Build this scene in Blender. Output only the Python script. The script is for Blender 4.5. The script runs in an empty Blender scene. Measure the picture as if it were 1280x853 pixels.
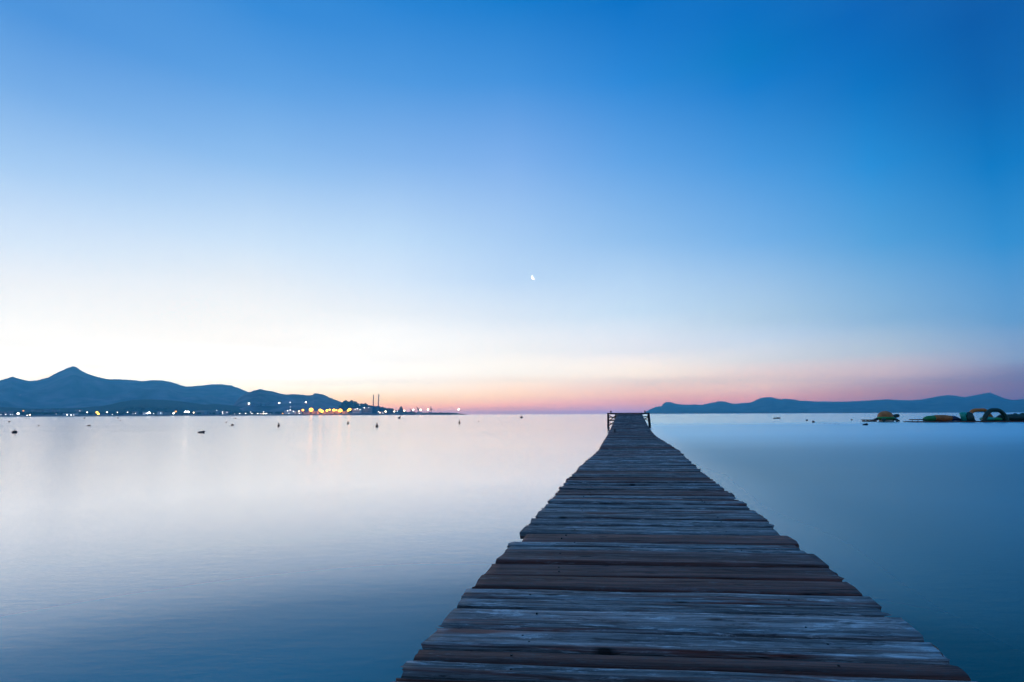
import bpy, bmesh, math, random
from mathutils import Vector, Matrix, noise
from mathutils.bvhtree import BVHTree

random.seed(11)
R = math.radians
sc = bpy.context.scene
COL = sc.collection

# ------------------------------------------------------------------ camera
F = 660.0                    # focal length in photo pixels (photo 1280 x 853)
PITCH, ROLL = 7.9, -0.235    # degrees
CAM_H = 1.24                 # eye height above the water
DECK_H = 0.94                # eye height above the near deck
cam_d = bpy.data.cameras.new('camera')
cam = bpy.data.objects.new('camera', cam_d)
COL.objects.link(cam)
cam_d.sensor_width = 36.0
cam_d.lens = 36.0 * F / 1280.0
cam_d.clip_start = 0.05
cam_d.clip_end = 60000.0
CAM_M = Matrix.Rotation(R(90 + PITCH), 4, 'X') @ Matrix.Rotation(R(ROLL), 4, 'Z')
cam.matrix_world = Matrix.Translation((0, 0, CAM_H)) @ CAM_M
sc.camera = cam
EYE = Vector((0, 0, CAM_H))


def ray(px, py):
    v = Vector(((px - 640.0) / F, -(py - 426.5) / F, -1.0))
    return (CAM_M.to_3x3() @ v).normalized()


def on_plane(px, py, z):
    d = ray(px, py)
    return EYE + d * ((z - CAM_H) / d.z)


def at_dist(px, py, dist):
    """point at a horizontal distance along a sight line"""
    d = ray(px, py)
    return EYE + d * (dist / math.hypot(d.x, d.y))


# ------------------------------------------------------------------ helpers
def lin(c):
    def f(v):
        v /= 255.0
        return v / 12.92 if v <= 0.04045 else ((v + 0.055) / 1.055) ** 2.4
    return (f(c[0]), f(c[1]), f(c[2]), 1.0)


def tag(o, label=None, cat=None, group=None, kind=None):
    if label: o['label'] = label
    if cat: o['category'] = cat
    if group: o['group'] = group
    if kind: o['kind'] = kind
    return o


def empty(name, loc, rz=0.0):
    o = bpy.data.objects.new(name, None)
    o.empty_display_size = 0.3
    o.location = loc
    o.rotation_euler.z = rz
    COL.objects.link(o)
    return o


def link_mesh(name, verts, faces, mats, parent=None, loc=(0, 0, 0), smooth=False, mat_idx=None):
    me = bpy.data.meshes.new(name)
    me.from_pydata([tuple(v) for v in verts], [], faces)
    for m in (mats if isinstance(mats, (list, tuple)) else [mats]):
        me.materials.append(m)
    if mat_idx:
        for p, i in zip(me.polygons, mat_idx): p.material_index = i
    if smooth:
        for p in me.polygons: p.use_smooth = True
    me.update()
    o = bpy.data.objects.new(name, me)
    COL.objects.link(o)
    o.location = loc
    if parent: o.parent = parent
    return o


class MB:
    """collects shapes, links them as one mesh"""
    def __init__(s):
        s.v, s.f, s.m = [], [], []

    def add(s, v, f, mi=0):
        n = len(s.v)
        s.v += [Vector(p) for p in v]
        s.f += [tuple(i + n for i in q) for q in f]
        s.m += [mi] * len(f)

    def box(s, c, size, mi=0, bev=0.0, rot=None):
        bm = bmesh.new()
        bmesh.ops.create_cube(bm, size=1.0)
        for v in bm.verts:
            v.co = Vector((v.co.x * size[0], v.co.y * size[1], v.co.z * size[2]))
        if bev > 0:
            bmesh.ops.bevel(bm, geom=list(bm.edges), offset=bev, segments=2, affect='EDGES')
        M = rot.to_4x4() if rot is not None else Matrix.Identity(4)
        M = Matrix.Translation(c) @ M
        bm.transform(M)
        s.bm(bm, mi)

    def bm(s, bm, mi=0):
        bm.verts.index_update()
        s.add([v.co.copy() for v in bm.verts], [[v.index for v in f.verts] for f in bm.faces], mi)
        bm.free()

    def tube(s, pts, rad, seg=8, mi=0, cap=True, flat=1.0):
        pts = [Vector(p) for p in pts]
        rads = rad if isinstance(rad, (list, tuple)) else [rad] * len(pts)
        rings = []
        for i, p in enumerate(pts):
            t = (pts[min(i + 1, len(pts) - 1)] - pts[max(i - 1, 0)]).normalized()
            a = Vector((0, 0, 1)) if abs(t.z) < 0.9 else Vector((1, 0, 0))
            x = t.cross(a).normalized()
            y = x.cross(t).normalized()
            rings.append([p + x * (math.cos(k * 2 * math.pi / seg) * rads[i]) + y * (math.sin(k * 2 * math.pi / seg) * rads[i] * flat) for k in range(seg)])
        v = [q for r in rings for q in r]
        f = []
        for i in range(len(pts) - 1):
            for k in range(seg):
                f.append((i * seg + k, i * seg + (k + 1) % seg, (i + 1) * seg + (k + 1) % seg, (i + 1) * seg + k))
        if cap:
            f.append(tuple(range(seg))[::-1])
            f.append(tuple((len(pts) - 1) * seg + k for k in range(seg)))
        s.add(v, f, mi)

    def ball(s, c, r, mi=0, u=12, w=8, scale=(1, 1, 1), rot=None):
        bm = bmesh.new()
        bmesh.ops.create_uvsphere(bm, u_segments=u, v_segments=w, radius=r)
        for v in bm.verts:
            v.co = Vector((v.co.x * scale[0], v.co.y * scale[1], v.co.z * scale[2]))
            if rot is not None: v.co = rot @ v.co
            v.co += Vector(c)
        s.bm(bm, mi)

    def lathe(s, prof, seg=16, mi=0, c=(0, 0, 0)):
        """prof: (radius, z) from bottom to top"""
        c = Vector(c)
        v, f = [], []
        for r, z in prof:
            for k in range(seg):
                a = k * 2 * math.pi / seg
                v.append(c + Vector((r * math.cos(a), r * math.sin(a), z)))
        for i in range(len(prof) - 1):
            for k in range(seg):
                f.append((i * seg + k, i * seg + (k + 1) % seg, (i + 1) * seg + (k + 1) % seg, (i + 1) * seg + k))
        f.append(tuple(range(seg))[::-1])
        f.append(tuple((len(prof) - 1) * seg + k for k in range(seg)))
        s.add(v, f, mi)

    def build(s, name, mats, parent=None, loc=(0, 0, 0), smooth=False):
        return link_mesh(name, s.v, s.f, mats, parent, loc, smooth, s.m)


# ------------------------------------------------------------------ materials
def new_mat(name):
    m = bpy.data.materials.new(name)
    m.use_nodes = True
    nt = m.node_tree
    return m, nt, nt.nodes['Principled BSDF'], nt.links


def N(nt, t, **kw):
    n = nt.nodes.new(t)
    for k, v in kw.items(): setattr(n, k, v)
    return n


def simple_mat(name, col, rough=0.6, spec=0.4, var=0.25, scale=3.0, bump=0.0, col2=None):
    m, nt, b, L = new_mat(name)
    tc = N(nt, 'ShaderNodeTexCoord')
    nz = N(nt, 'ShaderNodeTexNoise')
    nz.inputs['Scale'].default_value = scale
    nz.inputs['Detail'].default_value = 6
    L.new(tc.outputs['Object'], nz.inputs['Vector'])
    rp = N(nt, 'ShaderNodeValToRGB')
    c2 = col2 or tuple(c * (1 - var) for c in col)
    c1 = tuple(min(1, c * (1 + var)) for c in col)
    rp.color_ramp.elements[0].position = 0.3
    rp.color_ramp.elements[1].position = 0.7
    rp.color_ramp.elements[0].color = (*c2, 1)
    rp.color_ramp.elements[1].color = (*c1, 1)
    L.new(nz.outputs['Fac'], rp.inputs['Fac'])
    L.new(rp.outputs['Color'], b.inputs['Base Color'])
    b.inputs['Roughness'].default_value = rough
    b.inputs['Specular IOR Level'].default_value = spec
    if bump:
        bp = N(nt, 'ShaderNodeBump')
        bp.inputs['Strength'].default_value = bump
        L.new(nz.outputs['Fac'], bp.inputs['Height'])
        L.new(bp.outputs['Normal'], b.inputs['Normal'])
    return m


def lamp_mat(name, col, strength):
    m, nt, b, L = new_mat(name)
    b.inputs['Base Color'].default_value = (*col, 1)
    b.inputs['Emission Color'].default_value = (*col, 1)
    b.inputs['Emission Strength'].default_value = strength
    return m


def wood_mat():
    m, nt, b, L = new_mat('weathered_planks')
    at = N(nt, 'ShaderNodeAttribute', attribute_name='grain')      # (along plank, across plank, height)
    tn = N(nt, 'ShaderNodeAttribute', attribute_name='tone')       # (brownness, lightness, random)
    sep = N(nt, 'ShaderNodeSeparateXYZ')
    L.new(tn.outputs['Vector'], sep.inputs[0])

    def mapped(sx, sy, sz):
        mp = N(nt, 'ShaderNodeMapping')
        mp.inputs['Scale'].default_value = (sx, sy, sz)
        L.new(at.outputs['Vector'], mp.inputs['Vector'])
        return mp.outputs['Vector']

    def nz(vec, scale, detail=6, rough=0.6, dist=0.0):
        n = N(nt, 'ShaderNodeTexNoise')
        n.inputs['Scale'].default_value = scale
        n.inputs['Detail'].default_value = detail
        n.inputs['Roughness'].default_value = rough
        n.inputs['Distortion'].default_value = dist
        L.new(vec, n.inputs['Vector'])
        return n.outputs['Fac']

    def rampf(fac, a, bb, va=0.0, vb=1.0):
        r = N(nt, 'ShaderNodeMapRange')
        r.inputs['From Min'].default_value = a
        r.inputs['From Max'].default_value = bb
        r.inputs['To Min'].default_value = va
        r.inputs['To Max'].default_value = vb
        L.new(fac, r.inputs['Value'])
        return r.outputs['Result']

    def mixc(fac, c1, c2):
        x = N(nt, 'ShaderNodeMix', data_type='RGBA')
        if isinstance(fac, float): x.inputs[0].default_value = fac
        else: L.new(fac, x.inputs[0])
        for s_, c in ((6, c1), (7, c2)):
            if isinstance(c, tuple): x.inputs[s_].default_value = (*c, 1)
            else: L.new(c, x.inputs[s_])
        return x.outputs[2]

    def math_(op, a, bb):
        x = N(nt, 'ShaderNodeMath', operation=op)
        for i, q in enumerate((a, bb)):
            if isinstance(q, (int, float)): x.inputs[i].default_value = q
            else: L.new(q, x.inputs[i])
        return x.outputs[0]

    fibre = nz(mapped(1.6, 150, 150), 1.0, 5, 0.6, 0.25)      # finest fibres
    grain = nz(mapped(1.3, 55, 55), 1.0, 7, 0.68, 0.35)       # fibres
    streak = nz(mapped(0.9, 17, 17), 1.0, 5, 0.6, 0.5)        # broad bands
    flake = nz(mapped(3.4, 18, 18), 1.0, 10, 0.78, 0.6)       # where the grey skin has worn
    wear = nz(mapped(0.8, 8, 8), 1.0, 5, 0.62, 0.6)
    mott = nz(mapped(7.0, 14, 14), 2.2, 8, 0.75, 0.3)
    brown = mixc(rampf(streak, 0.3, 0.7), (0.085, 0.023, 0.016), (0.29, 0.085, 0.058))
    # grey, sun bleached skin
    grey = mixc(rampf(streak, 0.34, 0.66), (0.075, 0.068, 0.066), (0.29, 0.265, 0.255))
    grey = mixc(rampf(flake, 0.52, 0.60), grey, (0.50, 0.46, 0.445))
    grey = mixc(rampf(flake, 0.45, 0.37), grey, (0.04, 0.034, 0.034))
    grey = mixc(rampf(wear, 0.56, 0.66), grey, brown)
    grey = mixc(rampf(grain, 0.50, 0.40), grey, mixc(0.5, grey, (0.02, 0.018, 0.018)))
    grey = mixc(rampf(fibre, 0.50, 0.36), grey, mixc(0.45, grey, (0.02, 0.018, 0.018)))
    # reddish brown boards
    br = mixc(rampf(mott, 0.52, 0.70), brown, (0.13, 0.085, 0.078))
    br = mixc(rampf(flake, 0.60, 0.68), br, (0.26, 0.25, 0.25))
    br = mixc(rampf(grain, 0.50, 0.40), br, mixc(0.45, br, (0.02, 0.012, 0.01)))
    br = mixc(rampf(fibre, 0.50, 0.38), br, mixc(0.5, br, (0.02, 0.012, 0.01)))
    c = mixc(sep.outputs[0], grey, br)
    # brightness of each board
    bri = N(nt, 'ShaderNodeHueSaturation')
    L.new(rampf(sep.outputs[1], 0, 1, 0.6, 1.85), bri.inputs['Value'])
    L.new(c, bri.inputs['Color'])
    # drying cracks along the fibre
    cr = nz(mapped(0.9, 30, 30), 1.0, 4, 0.5, 0.9)
    crack = rampf(math_('ABSOLUTE', math_('SUBTRACT', cr, 0.5), 0), 0.003, 0.022, 1.0, 0.0)
    gate = rampf(nz(mapped(0.8, 5, 5), 1.0, 3), 0.5, 0.6)
    crack = math_('MULTIPLY', crack, gate)
    # knots
    vo = N(nt, 'ShaderNodeTexVoronoi')
    vo.inputs['Scale'].default_value = 1.0
    L.new(mapped(2.6, 8.0, 2), vo.inputs['Vector'])
    knot = rampf(vo.outputs['Distance'], 0.06, 0.15, 0.95, 0.0)
    dark = math_('MAXIMUM', crack, knot)
    col = mixc(dark, bri.outputs['Color'], (0.018, 0.014, 0.013))
    L.new(col, b.inputs['Base Color'])
    rg = rampf(streak, 0.3, 0.7, 0.8, 0.6)
    L.new(rg, b.inputs['Roughness'])
    b.inputs['Specular IOR Level'].default_value = 0.3
    h = math_('ADD', math_('ADD', math_('MULTIPLY', grain, 0.8), math_('MULTIPLY', fibre, 0.3)), math_('MULTIPLY', streak, 0.8))
    h = math_('ADD', h, math_('MULTIPLY', flake, 0.5))
    h = math_('SUBTRACT', h, math_('MULTIPLY', dark, 0.6))
    bp = N(nt, 'ShaderNodeBump')
    bp.inputs['Strength'].default_value = 0.75
    bp.inputs['Distance'].default_value = 0.012
    L.new(h, bp.inputs['Height'])
    L.new(bp.outputs['Normal'], b.inputs['Normal'])
    return m


def water_mat():
    m, nt, b, L = new_mat('sea_water')
    tc = N(nt, 'ShaderNodeTexCoord')

    def nz(scale3, detail, rough=0.5):
        mp = N(nt, 'ShaderNodeMapping')
        mp.inputs['Scale'].default_value = scale3
        L.new(tc.outputs['Object'], mp.inputs['Vector'])
        n = N(nt, 'ShaderNodeTexNoise')
        n.inputs['Scale'].default_value = 1.0
        n.inputs['Detail'].default_value = detail
        n.inputs['Roughness'].default_value = rough
        L.new(mp.outputs['Vector'], n.inputs['Vector'])
        return n.outputs['Fac']
    nt.nodes.remove(b)
    out = [n for n in nt.nodes if n.type == 'OUTPUT_MATERIAL'][0]
    body = N(nt, 'ShaderNodeBsdfDiffuse')
    gl = N(nt, 'ShaderNodeBsdfGlossy', distribution='GGX')
    # darkening painted into body and reflection, and breeze roughness, on the pier's right
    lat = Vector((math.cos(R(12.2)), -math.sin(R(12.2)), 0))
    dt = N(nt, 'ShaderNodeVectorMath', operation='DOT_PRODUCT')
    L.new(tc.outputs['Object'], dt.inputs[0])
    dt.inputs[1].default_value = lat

    def smooth(src, a_, b_, lo_=0.0, hi_=1.0):
        q = N(nt, 'ShaderNodeMapRange', interpolation_type='SMOOTHSTEP')
        q.inputs['From Min'].default_value = a_
        q.inputs['From Max'].default_value = b_
        q.inputs['To Min'].default_value = lo_
        q.inputs['To Max'].default_value = hi_
        L.new(src, q.inputs['Value'])
        return q.outputs['Result']

    def mth(op, a_, b_):
        q = N(nt, 'ShaderNodeMath', operation=op)
        for i_, v_ in enumerate((a_, b_)):
            if isinstance(v_, (int, float)): q.inputs[i_].default_value = v_
            else: L.new(v_, q.inputs[i_])
        return q.outputs[0]
    sxyz = N(nt, 'ShaderNodeSeparateXYZ')
    L.new(tc.outputs['Object'], sxyz.inputs[0])
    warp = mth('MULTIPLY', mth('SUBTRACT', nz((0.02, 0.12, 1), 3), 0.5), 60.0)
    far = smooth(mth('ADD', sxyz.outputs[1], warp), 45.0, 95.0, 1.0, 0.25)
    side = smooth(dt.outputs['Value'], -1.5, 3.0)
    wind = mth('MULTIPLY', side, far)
    body_dim = smooth(dt.outputs['Value'], -2.5, 3.5)
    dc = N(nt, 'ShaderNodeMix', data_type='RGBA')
    L.new(body_dim, dc.inputs[0])
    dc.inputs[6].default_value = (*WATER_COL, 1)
    dc.inputs[7].default_value = (*WATER_DIM, 1)
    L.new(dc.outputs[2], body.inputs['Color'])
    tn = N(nt, 'ShaderNodeMix', data_type='RGBA')
    L.new(side, tn.inputs[0])
    tn.inputs[6].default_value = (*WATER_TINT, 1)
    tn.inputs[7].default_value = (0.70, 0.94, 1.0, 1)
    L.new(tn.outputs[2], gl.inputs['Color'])
    # calmer and more ruffled lanes
    mr = N(nt, 'ShaderNodeMapRange')
    mr.inputs['From Min'].default_value = 0.38
    mr.inputs['From Max'].default_value = 0.62
    mr.inputs['To Min'].default_value = WATER_R[0]
    mr.inputs['To Max'].default_value = WATER_R[1]
    L.new(nz((0.010, 0.05, 1), 4, 0.6), mr.inputs['Value'])
    L.new(mth('ADD', mr.outputs['Result'], mth('MULTIPLY', wind, WIND_R)), gl.inputs['Roughness'])
    # what a long exposure leaves of the ripples
    bp = N(nt, 'ShaderNodeBump')
    bp.inputs['Strength'].default_value = 0.2
    bp.inputs['Distance'].default_value = 0.02
    a = N(nt, 'ShaderNodeMath', operation='ADD')
    L.new(nz((5, 14, 1), 5, 0.65), a.inputs[0])
    L.new(nz((0.5, 1.6, 1), 3, 0.6), a.inputs[1])
    L.new(a.outputs[0], bp.inputs['Height'])
    L.new(bp.outputs['Normal'], gl.inputs['Normal'])
    # reflectance against viewing angle
    lw = N(nt, 'ShaderNodeLayerWeight')
    lw.inputs['Blend'].default_value = 0.5
    rp = N(nt, 'ShaderNodeValToRGB')
    cr = rp.color_ramp
    st = FRESNEL
    cr.elements[0].position = st[0][0]; cr.elements[0].color = (st[0][1],) * 3 + (1,)
    cr.elements[1].position = st[-1][0]; cr.elements[1].color = (st[-1][1],) * 3 + (1,)
    for p_, v_ in st[1:-1]:
        q = cr.elements.new(p_); q.color = (v_,) * 3 + (1,)
    L.new(lw.outputs['Facing'], rp.inputs['Fac'])
    mx = N(nt, 'ShaderNodeMixShader')
    refl_dim = mth('MULTIPLY', side, smooth(mth('ADD', sxyz.outputs[1], mth('MULTIPLY', warp, 0.15)), 10.0, 34.0, 1.0, 0.0))  # reflection painted dimmer on the near right, fading out with distance
    L.new(mth('MULTIPLY', rp.outputs['Color'], mth('SUBTRACT', 1.0, mth('MULTIPLY', refl_dim, 0.44))), mx.inputs[0])
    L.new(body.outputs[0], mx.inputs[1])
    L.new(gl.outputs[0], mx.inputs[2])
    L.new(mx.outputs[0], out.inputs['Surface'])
    return m


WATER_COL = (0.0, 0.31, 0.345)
WATER_DIM = (0.0, 0.075, 0.062)  # body colour painted darker to dim the water right of the pier
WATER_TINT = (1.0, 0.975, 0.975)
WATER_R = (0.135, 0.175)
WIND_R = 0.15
FRESNEL = [(0.0, 0.02), (0.5, 0.03), (0.593, 0.04), (0.66, 0.09), (0.70, 0.17), (0.733, 0.34), (0.80, 0.62), (0.878, 0.92), (0.95, 0.98), (1.0, 0.98)]
M = {}
M['wood'] = wood_mat()
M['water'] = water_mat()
M['pile'] = simple_mat('wet_dark_timber', (0.035, 0.03, 0.028), 0.6, 0.4, 0.4, 9, 0.3)
M['iron'] = simple_mat('rusty_iron', (0.05, 0.035, 0.03), 0.6, 0.5, 0.4, 30)
M['ridge'] = simple_mat('mountain_scrub', (0.17, 0.165, 0.155), 0.95, 0.1, 0.2, 0.008, col2=(0.015, 0.03, 0.022))
M['west_ridge'] = simple_mat('dry_limestone_ridge', (0.34, 0.21, 0.22), 0.95, 0.1, 0.2, 0.007, col2=(0.10, 0.06, 0.06))
M['forest'] = simple_mat('pine_forest', (0.035, 0.045, 0.03), 0.95, 0.1, 0.5, 0.03)
M['rock'] = simple_mat('mole_rock', (0.16, 0.15, 0.14), 0.9, 0.2, 0.5, 0.2)
M['white_wall'] = simple_mat('white_render', (0.72, 0.71, 0.68), 0.8, 0.3, 0.08, 0.3)
M['pink_wall'] = simple_mat('pink_render', (0.5, 0.38, 0.36), 0.8, 0.3, 0.08, 0.3)
M['grey_wall'] = simple_mat('grey_render', (0.33, 0.35, 0.38), 0.8, 0.3, 0.08, 0.3)
M['blue_wall'] = simple_mat('blue_cladding', (0.08, 0.19, 0.28), 0.7, 0.3, 0.15, 0.3)
M['dark_wall'] = simple_mat('dark_concrete', (0.10, 0.085, 0.085), 0.8, 0.3, 0.2, 0.3)
M['tile'] = simple_mat('roof_tile', (0.25, 0.15, 0.11), 0.8, 0.3, 0.2, 0.8)
M['glass'] = simple_mat('dark_window', (0.03, 0.035, 0.045), 0.15, 0.6, 0.2, 0.5)
M['chim'] = simple_mat('chimney_concrete', (0.45, 0.26, 0.24), 0.8, 0.3, 0.15, 0.1)
M['steel'] = simple_mat('painted_steel', (0.06, 0.055, 0.06), 0.6, 0.4, 0.2, 1)
M['black'] = simple_mat('black_plastic', (0.02, 0.021, 0.022), 0.5, 0.4, 0.2, 8)
M['greyfloat'] = simple_mat('bleached_plastic', (0.17, 0.14, 0.12), 0.6, 0.4, 0.4, 8)
M['orangefloat'] = simple_mat('orange_plastic', (0.35, 0.13, 0.08), 0.5, 0.4, 0.2, 8)
M['palefloat'] = simple_mat('pale_plastic', (0.42, 0.36, 0.36), 0.5, 0.4, 0.2, 8)
M['green'] = simple_mat('green_vinyl', (0.02, 0.28, 0.05), 0.4, 0.5, 0.2, 2)
M['dkgreen'] = simple_mat('dark_green_vinyl', (0.006, 0.04, 0.02), 0.4, 0.5, 0.2, 2)
M['teal'] = simple_mat('teal_vinyl', (0.01, 0.42, 0.27), 0.4, 0.5, 0.2, 2)
M['orange'] = simple_mat('orange_vinyl', (0.9, 0.2, 0.025), 0.45, 0.4, 0.2, 2)
M['brown'] = simple_mat('brown_orange_vinyl', (0.62, 0.17, 0.035), 0.5, 0.3, 0.35, 1.5)
M['navy'] = simple_mat('navy_vinyl', (0.012, 0.02, 0.07), 0.4, 0.5, 0.2, 2)
M['cream'] = simple_mat('cream_vinyl', (0.62, 0.45, 0.32), 0.5, 0.4, 0.1, 2)
M['pontoon'] = simple_mat('pontoon_plastic', (0.06, 0.05, 0.07), 0.6, 0.4, 0.3, 4)
M['hull'] = simple_mat('grey_rubber', (0.06, 0.055, 0.06), 0.5, 0.4, 0.3, 3)
M['lamp_white'] = lamp_mat('lamp_white', (1.0, 0.93, 0.85), 10)
M['lamp_white_big'] = lamp_mat('lamp_white_bright', (1.0, 0.95, 0.84), 30)
M['lamp_dim'] = lamp_mat('lamp_dim', (0.9, 0.86, 0.86), 4)
M['lamp_orange'] = lamp_mat('sodium_lamp', (1.0, 0.36, 0.05), 3.5)
M['lamp_orange_big'] = lamp_mat('sodium_lamp_bright', (1.0, 0.34, 0.02), 14)
M['lamp_warm'] = lamp_mat('warm_lamp', (1.0, 0.72, 0.45), 14)
M['lamp_yellow'] = lamp_mat('yellow_lamp', (1.0, 0.6, 0.06), 6)
M['lamp_blue'] = lamp_mat('cool_lamp', (0.75, 0.88, 1.0), 10)
M['moonlit'] = lamp_mat('moon_surface', (0.97, 1.0, 1.0), 1.6)

# ------------------------------------------------------------------ sky
SKY_COLS = {   # photo column: (row, linear radiance)
#BEGIN_SKY
    0: [(0, (0.0876, 0.3149, 0.7589)), (100, (0.2212, 0.4692, 0.8775)), (200, (0.5021, 0.7369, 1.0373)), (300, (1.0348, 1.1237, 1.2055)), (350, (1.4705, 1.3943, 1.2870)), (390, (1.9307, 1.7610, 1.5063)), (430, (2.8256, 2.4346, 1.9304)), (460, (5.2318, 4.4296, 3.4874)), (475, (10.0159, 7.3943, 4.7636)), (490, (12.3756, 7.3676, 3.6793)), (505, (11.8732, 6.1212, 2.2163)), (515, (10.4536, 5.4911, 2.1405))],
    300: [(0, (0.0401, 0.2650, 0.7199)), (100, (0.1336, 0.3907, 0.8297)), (200, (0.3530, 0.6091, 0.9662)), (300, (0.8572, 1.0040, 1.1405)), (350, (1.2499, 1.2326, 1.1809)), (400, (1.7561, 1.5938, 1.3696)), (430, (2.3330, 2.0143, 1.6269)), (460, (4.0347, 3.7047, 3.1304)), (472, (5.8212, 4.8594, 3.4521)), (485, (7.2156, 5.4761, 3.4765)), (497, (7.1009, 3.8928, 1.3560)), (515, (5.4065, 2.2307, 0.5026))],
    480: [(0, (0.0210, 0.2330, 0.6823)), (100, (0.0905, 0.3397, 0.7913)), (200, (0.2890, 0.5351, 0.9309)), (300, (0.7147, 0.9118, 1.1122)), (350, (1.0098, 1.1074, 1.2017)), (390, (1.4034, 1.3594, 1.2715)), (450, (2.6814, 2.3260, 1.8521)), (470, (4.5129, 3.6295, 2.6125)), (484, (5.6609, 4.2042, 2.4781)), (500, (5.4999, 2.9687, 0.7591)), (508, (5.3380, 1.9529, 0.4797)), (515, (3.1058, 1.0888, 0.7284))],
    640: [(0, (0.0055, 0.2007, 0.6276)), (100, (0.0651, 0.3064, 0.7682)), (200, (0.2535, 0.4924, 0.9199)), (300, (0.5400, 0.7652, 1.0554)), (350, (0.7487, 0.9341, 1.1415)), (400, (1.2705, 1.2867, 1.2714)), (440, (2.1246, 1.8657, 1.5144)), (467, (3.5989, 2.9199, 1.9913)), (480, (5.3363, 3.4817, 1.7640)), (494, (5.1761, 2.7303, 0.9300)), (506, (4.4386, 1.5868, 0.5801)), (511, (3.2011, 1.0666, 0.5454)), (515, (2.0356, 0.9143, 0.7900))],
    800: [(0, (0.0000, 0.1655, 0.5773)), (100, (0.0252, 0.2567, 0.7297)), (200, (0.1407, 0.4122, 0.8684)), (300, (0.3833, 0.6524, 0.9972)), (390, (0.9474, 1.1199, 1.2355)), (440, (1.8463, 1.6612, 1.4772)), (470, (4.0616, 3.0035, 1.8609)), (491, (4.5663, 2.1276, 0.9426)), (503, (3.6261, 1.2536, 0.6997)), (515, (1.6984, 0.8091, 1.2493))],
    960: [(0, (0.0000, 0.1564, 0.5460)), (63, (0.0000, 0.1925, 0.5735)), (100, (0.0051, 0.2120, 0.6496)), (200, (0.0743, 0.3483, 0.8116)), (300, (0.2475, 0.5503, 0.9540)), (400, (0.8082, 0.9974, 1.1108)), (422, (1.1787, 1.2655, 1.3348)), (450, (1.9564, 1.7273, 1.4380)), (480, (4.4732, 2.5685, 1.4437)), (498, (3.9025, 1.2528, 0.5918)), (508, (2.6546, 0.9567, 0.8268)), (515, (1.6205, 0.6426, 0.9265))],
    1120: [(0, (0.0000, 0.1236, 0.4819)), (100, (0.0000, 0.1792, 0.5738)), (200, (0.0226, 0.3006, 0.7557)), (300, (0.1220, 0.4453, 0.8473)), (400, (0.4976, 0.7624, 0.9862)), (440, (1.2136, 1.2443, 1.1781)), (470, (2.9886, 1.7158, 1.1565)), (490, (2.5861, 0.7502, 0.2509)), (505, (1.4872, 0.3264, 0.2633)), (515, (1.0576, 0.0000, 0.0000))],
    1280: [(0, (0.0000, 0.0934, 0.3841)), (100, (0.0000, 0.1247, 0.4494)), (200, (0.0000, 0.2104, 0.6101)), (300, (0.0427, 0.3407, 0.7698)), (400, (0.2513, 0.5508, 0.8947)), (450, (0.8446, 0.9076, 1.0371)), (480, (1.3644, 0.2281, 0.0000)), (500, (0.9527, 0.0000, 0.0000)), (515, (0.6627, 0.0000, 0.0000))],
#END_SKY
}
BACK = {       # sky out of the frame: (elevation in degrees, sRGB)
    -95: [(0, (165, 155, 185)), (5, (175, 180, 210)), (15, (150, 190, 232)), (30, (85, 160, 225)), (48, (40, 135, 214))],
    100: [(0, (95, 100, 150)), (5, (112, 125, 172)), (15, (85, 140, 195)), (30, (40, 128, 195)), (48, (30, 122, 192))],
    180: [(0, (150, 140, 175)), (5, (185, 160, 190)), (15, (155, 165, 208)), (30, (105, 148, 204)), (48, (75, 136, 199))],
}
ZENITH = [(62, (62, 130, 198)), (90, (55, 124, 192))]


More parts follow.
